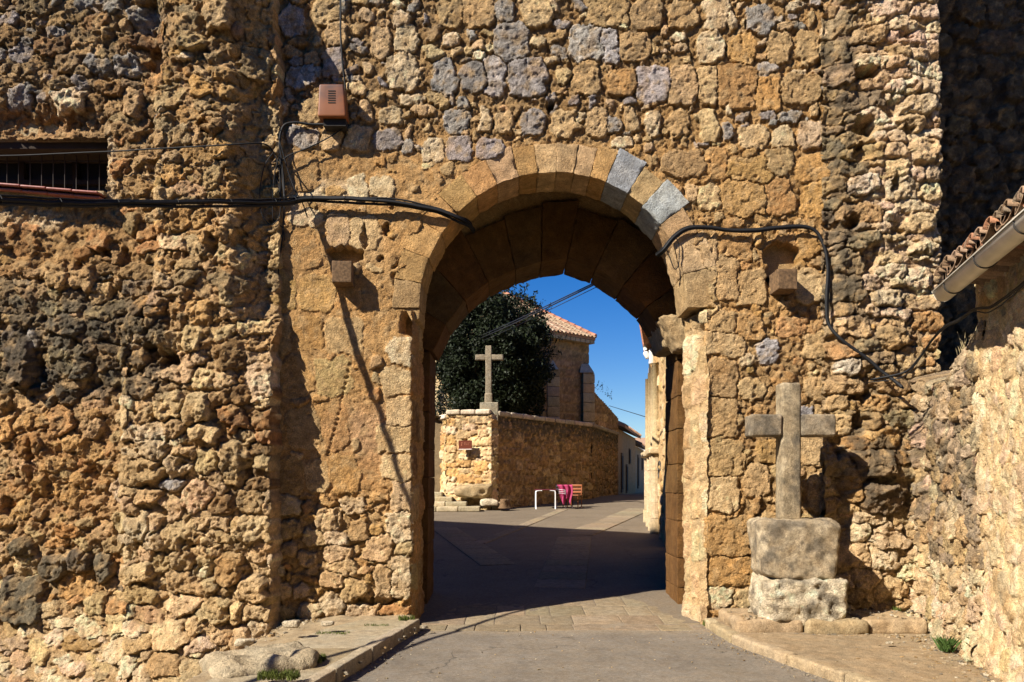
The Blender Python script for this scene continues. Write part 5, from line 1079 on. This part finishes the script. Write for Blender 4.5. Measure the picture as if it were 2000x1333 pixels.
# ================================================================== STREET BEYOND
def house(name, label, pts, zt, c, dz, wins=(), back=-5.0):
    h = empty(name, (pts[0][0], pts[0][1], 1), label, 'house'); (xa, ya), (xb, yb) = pts
    V0 = [(xa, ya, .9), (xb, yb, .9), (xb+back, yb+1, .9), (xa+back, ya+1, .9)]; V0 += [(a, b, zt) for a, b, _ in V0]
    mesh('wall', V0, [(0, 3, 2, 1), (4, 5, 6, 7), (0, 1, 5, 4), (1, 2, 6, 5), (2, 3, 7, 6), (3, 0, 4, 7)], M_FAR, h, np.array(c), False)
    ra = [(xa+.35, ya-.35, zt-.02), (xb+.35, yb+.1, zt-.02), (xb-2.6, yb+.5, zt+dz), (xa-2.6, ya+.2, zt+dz), (xb+back-.3, yb+1, zt), (xa+back-.3, ya+1, zt)]
    ra = ra+[(a, b, c_+.14) for a, b, c_ in ra]
    mesh('roof', ra, [(3, 2, 1, 0), (5, 4, 2, 3), (6, 7, 8, 9), (9, 8, 10, 11), (0, 1, 7, 6), (0, 6, 9, 3), (3, 9, 11, 5), (1, 2, 8, 7), (2, 4, 10, 8)], M_TILE, h, np.array((.42, .27, .18)), False)
    e = np.array([xb-xa, yb-ya]); ln = np.linalg.norm(e); e /= ln; m = math.atan2(e[1], e[0])
    for i in range(int(ln/.3)):
        p = np.array([xa+.33, ya-.3])+e*(i+.5)*.3; Vv, Fs = tube([(p[0], p[1], zt+.10), (p[0]-1.0*e[1]*1.2, p[1]+1.0*e[0]*1.2, zt+.10+.55)], .11, 7, 0); mesh('roof_tile_row', Vv, Fs, M_TILE, h, jit((.46, .28, .18), .12))
    for u, z, w, hh, nm in wins:
        p = np.array([xa, ya])+e*u; Vv, Fs = boxm((p[0]+e[1]*.01, p[1]-e[0]*.01, z), (w, .08, hh), m); f = mesh(nm, Vv, Fs, M_WOOD, h, None, False)
        Vv, Fs = boxm((p[0]+e[1]*.05, p[1]-e[0]*.05, z), (w*.8, .04, hh*.85), m); mesh('panel', Vv, Fs, M_IN, f, None, False)
    return h
house('village_house', 'shaded ochre plastered house first in the street past the churchyard', [(5.35, 40.5), (7.75, 50)], 4.45, (.42, .28, .15), 1.3, [(2.0, 2.2, .8, 2.1, 'door'), (6.0, 3.2, .7, .9, 'window'), (4.4, 1.9, .7, 1.6, 'door')])
house('village_house', 'grey shaded house with roof edge at the far end of the street', [(7.8, 50.4), (9.75, 58.5)], 4.0, (.36, .29, .2), 1.2, [(2.0, 2.4, .9, 2.2, 'door'), (5.5, 3.0, .7, .9, 'window')])
fh = empty('white_house', (12.5, 72, 1), 'tiny white sunlit house far off at the end of the street', 'house')
Vv, Fs = boxm((14.3, 76, 3.0), (5, 5, 4.2)); mesh('wall', Vv, Fs, M_FAR, fh, np.array((.72, .70, .66)), False)
for x, z in ((12.5, 3.6), (13.6, 3.6), (12.6, 2.0)): Vv, Fs = boxm((x, 73.5, z), (.5, .1, .7)); mesh('window', Vv, Fs, M_IN, fh, None, False)
Vv = [(11.6, 73.3, 5.05), (17, 73.3, 5.05), (17, 76, 6.0), (11.6, 76, 6.0), (11.6, 79, 5.05), (17, 79, 5.05)]; mesh('roof', Vv, [(0, 1, 2, 3), (3, 2, 5, 4), (0, 3, 4), (1, 5, 2)], M_TILE, fh, np.array((.4, .26, .18)), False)

# right hand building past the gate
rbld = empty('columned_building', (3.7, 20, .4), 'sunlit stone facade with slim half columns seen past the right jamb', 'building')
fa, fb_ = (4.0, 23.2), (3.21, 16.0); tz = 6.0
oblique(rbld, fa, fb_, .2, 6.3, .045, lambda l: sw_(l, .2, 6.3, .34, .3, .6, (CREAM, TAN, PALE, OCHRE), 60), .008, .006, (.50, .38, .22), ('stone', 'mortar'), seed=51, lich=lambda U, V: .35+0*U, srough=.8, maxn=120)
Vb = [(4.08, 23.4, .2), (3.28, 15.9, .2), (7, 15.9, .2), (7.4, 23.4, .2)]; Vb += [(a, b, 6.3) for a, b, _ in Vb]
mesh('wall_core', Vb, [(0, 1, 2, 3), (7, 6, 5, 4), (0, 4, 5, 1), (1, 5, 6, 2), (2, 6, 7, 3), (3, 7, 4, 0)], M_FAR, rbld, np.array(TAN), False)
fe = (np.array(fb_)-np.array(fa)); fl = np.linalg.norm(fe); fe /= fl; fn = np.array([fe[1], -fe[0]])
for i, u in enumerate((.5, 1.7, 2.8, 3.5)):
    p = np.array(fa)+fe*u+fn*.05; z0 = float(zg(0, p[1])); zc = 2.35
    for j in range(5):
        za = z0+(zc-z0)*j/5; zb3 = z0+(zc-z0)*(j+1)/5-.01; Vv, Fs = tube([(p[0], p[1], za), (p[0], p[1], zb3)], .13-(.0 if j else -.03), 12, 0); mesh('column_drum', Vv, Fs, M_VOU, rbld, jit(CREAM, .06), False)
    Vv, Q = rbox((.40, .40, .16), .04, .1, .01, 5, i); mesh('capital', Vv+np.array([p[0], p[1], zc+.08]), Q, M_VOU, rbld, jit(CREAM, .06))
    Vv, Fs = tube([(p[0], p[1], zc+.17), (p[0], p[1], 4.6)], .10, 10, 0); mesh('pilaster', Vv, Fs, M_VOU, rbld, jit(TAN, .06))
va, vb = at(1263, 692, 22.8), at(1247, 590, 18.6)
Vv = [va, vb, vb+[3.5, -.4, .9], va+[3.5, .4, .9]]; Vv = Vv+[p+np.array([0, 0, -.12]) for p in Vv]
mesh('roof_deck', Vv, [(0, 1, 2, 3), (7, 6, 5, 4), (0, 4, 5, 1), (1, 5, 6, 2), (2, 6, 7, 3), (3, 7, 4, 0)], M_TILE, rbld, np.array((.3, .16, .1)), False)
for i in range(17):
    p = va+(vb-va)*(i+.5)/17; Vv, Fs = tube([p+np.array([-.06, 0, .05]), p+np.array([1.6, 0, .46])], .12, 7, 0); mesh('roof_tile_row', Vv, Fs, M_TILE, rbld, jit((.32, .15, .09), .15))
lp = empty('street_lamp', at(1268, 690, 21.5), 'small white wall lamp high on the columned building', 'lamp')
M_LAMP = plain('white_lamp_housing', (.75, .76, .74), .4, var=.03)
p = at(1272, 697, 21.6); Vv, Q = rbox((.13, .16, .42), .04, .1, 0); mesh('lamp_housing', Vv+p, Q, M_LAMP, lp)
p = at(1263, 694, 21.6); Vv, Q = rbox((.14, .12, .22), .05, .1, 0); Vv = turn(Vv, 0, 0, -.5); mesh('lamp_head', Vv+p, Q, M_LAMP, lp); Vv, Fs = tube([at(1261, 684, 21.6), at(1258, 676, 21.6)], .05, 6, 0); mesh('bracket', Vv, Fs, M_LAMP, lp)
dp = [tuple(at(x, y, 22.0)) for x, y in ((1268, 640), (1269, 720), (1268, 800), (1268.5, 880), (1269, 960), (1269, 1018))]; cable('drainpipe', dp, .028, 'dark thin pipe running down the corner of the columned building', 'pipe', mat=M_STR, wob=0)
cable('cable', [tuple(at(x, y, 21.0)) for x, y in ((1294, 715), (1288, 735), (1280, 748), (1275, 765), (1272, 800))], .03, 'dark cable sagging across the columned facade')
Vv, Fs = tube([at(1288, 918, 19.1)+np.array([0, .07*math.cos(a)*2, .10*math.sin(a)*2])*1.0 for a in np.linspace(0, 6.28, 13)], .022, 6, 0); tag(mesh('iron_ring', Vv, Fs, M_STR), 'black iron ring fixed on the columned facade', 'ring')

# ================================================================== SMALL THINGS
rock('boulder', 515, 1345, 7.15, .95, .85, .36, (.56, .46, .31), 9, 'large pale pitted boulder at the foot of the left buttress', amp=.06, rz=.5, mat=M_ST, res=.028)
for i, (px, py, D, s, l) in enumerate(((568, 1224, 8.3, .12, 'small flat pale stone on the dirt verge near the buttress'), (640, 1222, 8.6, .09, 'little stone half buried in the dirt verge'), (480, 1262, 8.3, .14, 'rounded pale stone fallen below the buttress corner'), (1738, 1258, 8.1, .05, 'white pebble on the right pavement'))):
    rock('loose_stone', px, py, D, s*1.5, s, s*.6, PALE, 20+i, l, amp=s*.12, res=.02)
def grass(label, x, y, z, rx, ry, n, h, c, name='grass_tuft', cat='grass', lean=.3):
    b = np.stack([x+rng.uniform(-rx, rx, n), y+rng.uniform(-ry, ry, n), np.full(n, z)], 1); a = rng.uniform(0, 6.28, n); hh = h*rng.uniform(.4, 1.2, n); d = np.stack([np.cos(a), np.sin(a), 0*a], 1); w = np.stack([-np.sin(a), np.cos(a), 0*a], 1)*.005
    m = b+d*(hh*lean*.4)[:, None]+np.array([0, 0, 1])*(hh*.6)[:, None]; t = b+d*(hh*lean)[:, None]+np.array([0, 0, 1])*hh[:, None]
    P = np.stack([b-w, b+w, m+w*.8, t, m-w*.8], 1).reshape(-1, 3); C = np.repeat(np.array(c)*rng.uniform(.6, 1.4, (n, 1)), 5, axis=0)
    return tag(mesh(name, P, np.arange(5*n).reshape(-1, 5), M_LEAF, None, C, False), label, cat, kind='stuff')
GR_ = (.10, .12, .025)
def dxy(px, py, z): D = (EYE-z)*F/(py-HZ); return (px-1000)/F*D, D
for px, py, z, rx, ry, n, h, l in ((600, 1292, .02, .16, .10, 420, .055, 'green grass growing beside the pale boulder'), (545, 1325, .06, .16, .08, 420, .06, 'green grass creeping in front of the pale boulder'), (795, 1212, .01, .10, .05, 160, .06, 'small weed tuft at the foot of the left jamb'),
        (650, 1240, .0, .18, .06, 160, .035, 'thin weeds along the edge of the left pavement'), (735, 1224, .0, .14, .05, 120, .03, 'thin weeds between verge and pavement slabs'), (1738, 1192, .10, .12, .05, 130, .05, 'weeds on the step right of the cross'), (1380, 1222, -.1, .04, .05, 90, .07, 'tuft at the foot of the right jamb')):
    x, y = dxy(px, py, z); grass(l, x, y, z, rx, ry, n, h, GR_)
x, y = dxy(1852, 1272, -.03); grass('leafy green weed at the foot of the broken wall', x-.02, y, -.03, .05, .06, 160, .13, (.05, .09, .02), lean=.7)
grass('dry grass stalks on top of the broken wall end', plan(7.9)+.2, 7.9, 2.93, .16, .40, 60, .22, (.38, .30, .16), lean=.25)


# unseen houses added behind the camera to cut sky fill, more round the plaza
HS = ((-9.0, -6.6, 7.5, 6, 10.2, 'unseen ochre three storey house added to block sky light, leftmost of its row', (.26, .18, .10)), (-1.6, -6.8, 7.2, 6, 10.8, 'taller unseen ochre house added to block sky light, middle of its row', (.28, .20, .12)),
      (5.9, -6.5, 7.6, 6, 9.8, 'unseen brown house added to block sky light, right end of its row', (.22, .15, .09)), (-14.2, -2.2, 5, 8.0, 6.0, 'unseen ochre house added to block sky light on the left side', (.26, .18, .10)))
for i, (x, y, w, d, h, lab, c) in enumerate(HS):
    H_ = empty('village_house', (x, y, -.2), lab, 'house')
    Vv, Fs = boxm((x, y, h/2-.6), (w-.05, d, h+.8)); mesh('wall', Vv, Fs, M_PL, H_, np.array(c), False)
    Vv = [(x-w/2-.2, y-d/2-.4, h-.2), (x+w/2+.0, y-d/2-.4, h-.2), (x+w/2, y, h+1.1), (x-w/2-.2, y, h+1.1), (x+w/2, y+d/2+.4, h-.2), (x-w/2-.2, y+d/2+.4, h-.2)]; mesh('roof', Vv+[(a, b, c_-.12) for a, b, c_ in Vv], [(0, 1, 2, 3), (3, 2, 4, 5), (7, 6, 9, 8), (8, 9, 11, 10), (0, 6, 7, 1), (4, 10, 11, 5), (0, 3, 9, 6), (3, 5, 11, 9), (1, 7, 8, 2), (2, 8, 10, 4)], M_TILE, H_, np.array((.30, .16, .1)), False)
    for k, (u, z, ww, hh, nm) in enumerate(((-.3, 1.0, 1.0, 2.1, 'door'), (.25, 1.4, .9, 1.1, 'window'), (-.3, 4.2, .9, 1.1, 'window'), (.25, 4.2, .9, 1.1, 'window'), (-.3, 7., .9, 1.1, 'window'), (.25, 7., .9, 1.1, 'window'))):
        if k > 3 and i == 3: continue
        if i < 3: Vv, Fs = boxm((x+u*w, y+d/2+.01, z), (ww, .08, hh))
        else: Vv, Fs = boxm((x+w/2+.01, y+u*d, z), (.08, ww, hh))
        mesh(nm, Vv, Fs, M_WOOD, H_, None, False)
H_ = empty('village_house', (6, 30, .5), 'unseen long stone house added behind the columned building to block sky light', 'house')  # unseen block added to keep sky light off the churchyard wall
Vv = [(4.75, 24, .2), (8.1, 42, .2), (13, 41, .2), (10, 23.5, .2)]; Vv += [(a, b, 7.4) for a, b, _ in Vv]
mesh('wall', Vv, [(0, 3, 2, 1), (4, 5, 6, 7), (0, 1, 5, 4), (1, 2, 6, 5), (2, 3, 7, 6), (3, 0, 4, 7)], M_FAR, H_, np.array((.3, .22, .13)), False)

H_ = empty('village_house', (-8, 36, 1), 'plain ochre house on the left side of the plaza beyond the steps', 'house')
Vv, Fs = boxm((-9.2, 37, 3.4), (8.5, 7, 6.2)); mesh('wall', Vv, Fs, M_FAR, H_, np.array((.36, .26, .15)), False)
Vv = [(-13.8, 33, 6.4), (-4.6, 33, 6.4), (-4.6, 37, 7.8), (-13.8, 37, 7.8), (-4.6, 41, 6.4), (-13.8, 41, 6.4)]; mesh('roof', Vv, [(0, 1, 2, 3), (3, 2, 4, 5), (1, 4, 2), (0, 3, 5)], M_TILE, H_, np.array((.36, .2, .13)), False)
for x, z, w, h, nm in ((-7, 2.1, 1, 2.1, 'door'), (-10, 2.4, .9, 1.1, 'window'), (-7, 5, .9, 1.1, 'window'), (-10, 5, .9, 1.1, 'window')): Vv, Fs = boxm((x, 33.48, z), (w, .08, h)); mesh(nm, Vv, Fs, M_WOOD, H_, None, False)
def grit(label, pts, smin, smax, c, name='gravel'):
    n = len(pts); base = np.array([(-1, -1, -1), (1, -1, -1), (1, 1, -1), (-1, 1, -1), (-1, -1, 1), (1, -1, 1), (1, 1, 1), (-1, 1, 1)], float)*.5
    sz = np.exp(rng.uniform(math.log(smin), math.log(smax), (n, 1, 1)))*rng.uniform(.6, 1.3, (n, 1, 3)); B_ = (base[None]+rng.normal(0, .13, (n, 8, 3)))*sz*[1, 1, .6]
    a = rng.uniform(0, 6.28, n); c_, s_ = np.cos(a)[:, None], np.sin(a)[:, None]; X = B_[..., 0]*c_-B_[..., 1]*s_; Y = B_[..., 0]*s_+B_[..., 1]*c_
    P = np.stack([X, Y, B_[..., 2]], -1)+np.asarray(pts)[:, None, :]+[0, 0, smin*.3]
    q = np.array([(0, 3, 2, 1), (4, 5, 6, 7), (0, 1, 5, 4), (1, 2, 6, 5), (2, 3, 7, 6), (3, 0, 4, 7)]); Q = (q[None]+8*np.arange(n)[:, None, None]).reshape(-1, 4)
    C = np.repeat(np.array([c[int(i)] for i in rng.integers(0, len(c), n)])*rng.uniform(.7, 1.15, (n, 1)), 8, axis=0)
    return tag(mesh(name, P.reshape(-1, 3), Q, M_ST, None, C, False), label, 'gravel', kind='stuff')
GC = [PALE, CREAM, TAN, OCHRE, (.3, .26, .2)]
pts = []
for i in range(700):      # crumbs of stone along the foot of the left walls and on the verge
    y = rng.uniform(6.6, 9.5); u = abs(rng.normal(0, .5)) if rng.random() < .6 else rng.uniform(.9, 2.3); x = float(kl(y))-.16-(2.0-u if rng.random() < .5 else u*.9+.75); z = -.66*max(0, -x-2.68)-.05
    if x < -4: continue
    pts.append((x, y, z+.015))
for i in range(220): x = rng.uniform(-2.7, -1.25); pts.append((x, 9.72-abs(rng.normal(0, .10)), -.04))
grit('stone crumbs scattered over the dirt verge below the left buttress', pts, .008, .045, GC)
pts = []
for i in range(420):
    y = rng.uniform(6.2, 8.8); x = plan(y)-.05-abs(rng.normal(0, .22)); pts.append((x, y, -.045))
for i in range(160): x = rng.uniform(2.5, 4.6); pts.append((x, 8.78-abs(rng.normal(0, .08)), -.045))
for i in range(160): x = rng.uniform(2.5, 4.8); pts.append((x, rng.uniform(8.9, 9.6), .108))
for i in range(200): y = rng.uniform(5.5, 8.8); pts.append((rng.uniform(float(kr(y))+.15, float(plan(y))), y, -.045))
grit('stone crumbs along the foot of the right walls and the step', pts, .007, .035, GC)
pts = []
for i in range(600):
    y = rng.uniform(5.8, 9.7); l, r = float(kl(y)), float(kr(y)); t = rng.random(); x = l+.02+abs(rng.normal(0, .12)) if t < .35 else (r-.03-abs(rng.normal(0, .12)) if t < .7 else rng.uniform(l, r)); pts.append((x, y, -.118))
grit('fine grit gathered along both kerbs of the road', pts, .005, .018, GC)

for (x0, x1, y0, y1, h, lab) in ((-13.5, -8.2, 13.5, 30, 6.0, 'unseen long low ochre house added left of the plaza to block sky light'), (3.75, 8.5, 12.1, 15.7, 7.0, 'unseen tall plain house added behind the gate to block sky light')):  # unseen houses added to cut sky fill round the plaza
    H_ = empty('village_house', ((x0+x1)/2, (y0+y1)/2, .3), lab, 'house'); Vv, Fs = boxm(((x0+x1)/2, (y0+y1)/2, h/2), (x1-x0, y1-y0, h)); mesh('wall', Vv, Fs, M_FAR, H_, np.array((.28, .2, .12)), False)
    xm = (x0+x1)/2; Vv = [(x0-.3, y0-.05, h), (x1+.3, y0-.05, h), (xm, y0-.05, h+.9), (x0-.3, y1+.1, h), (x1+.3, y1+.1, h), (xm, y1+.1, h+.9)]; mesh('roof', Vv, [(0, 2, 5, 3), (1, 4, 5, 2), (0, 1, 2), (3, 5, 4), (0, 3, 4, 1)], M_TILE, H_, np.array((.34, .2, .13)), False)
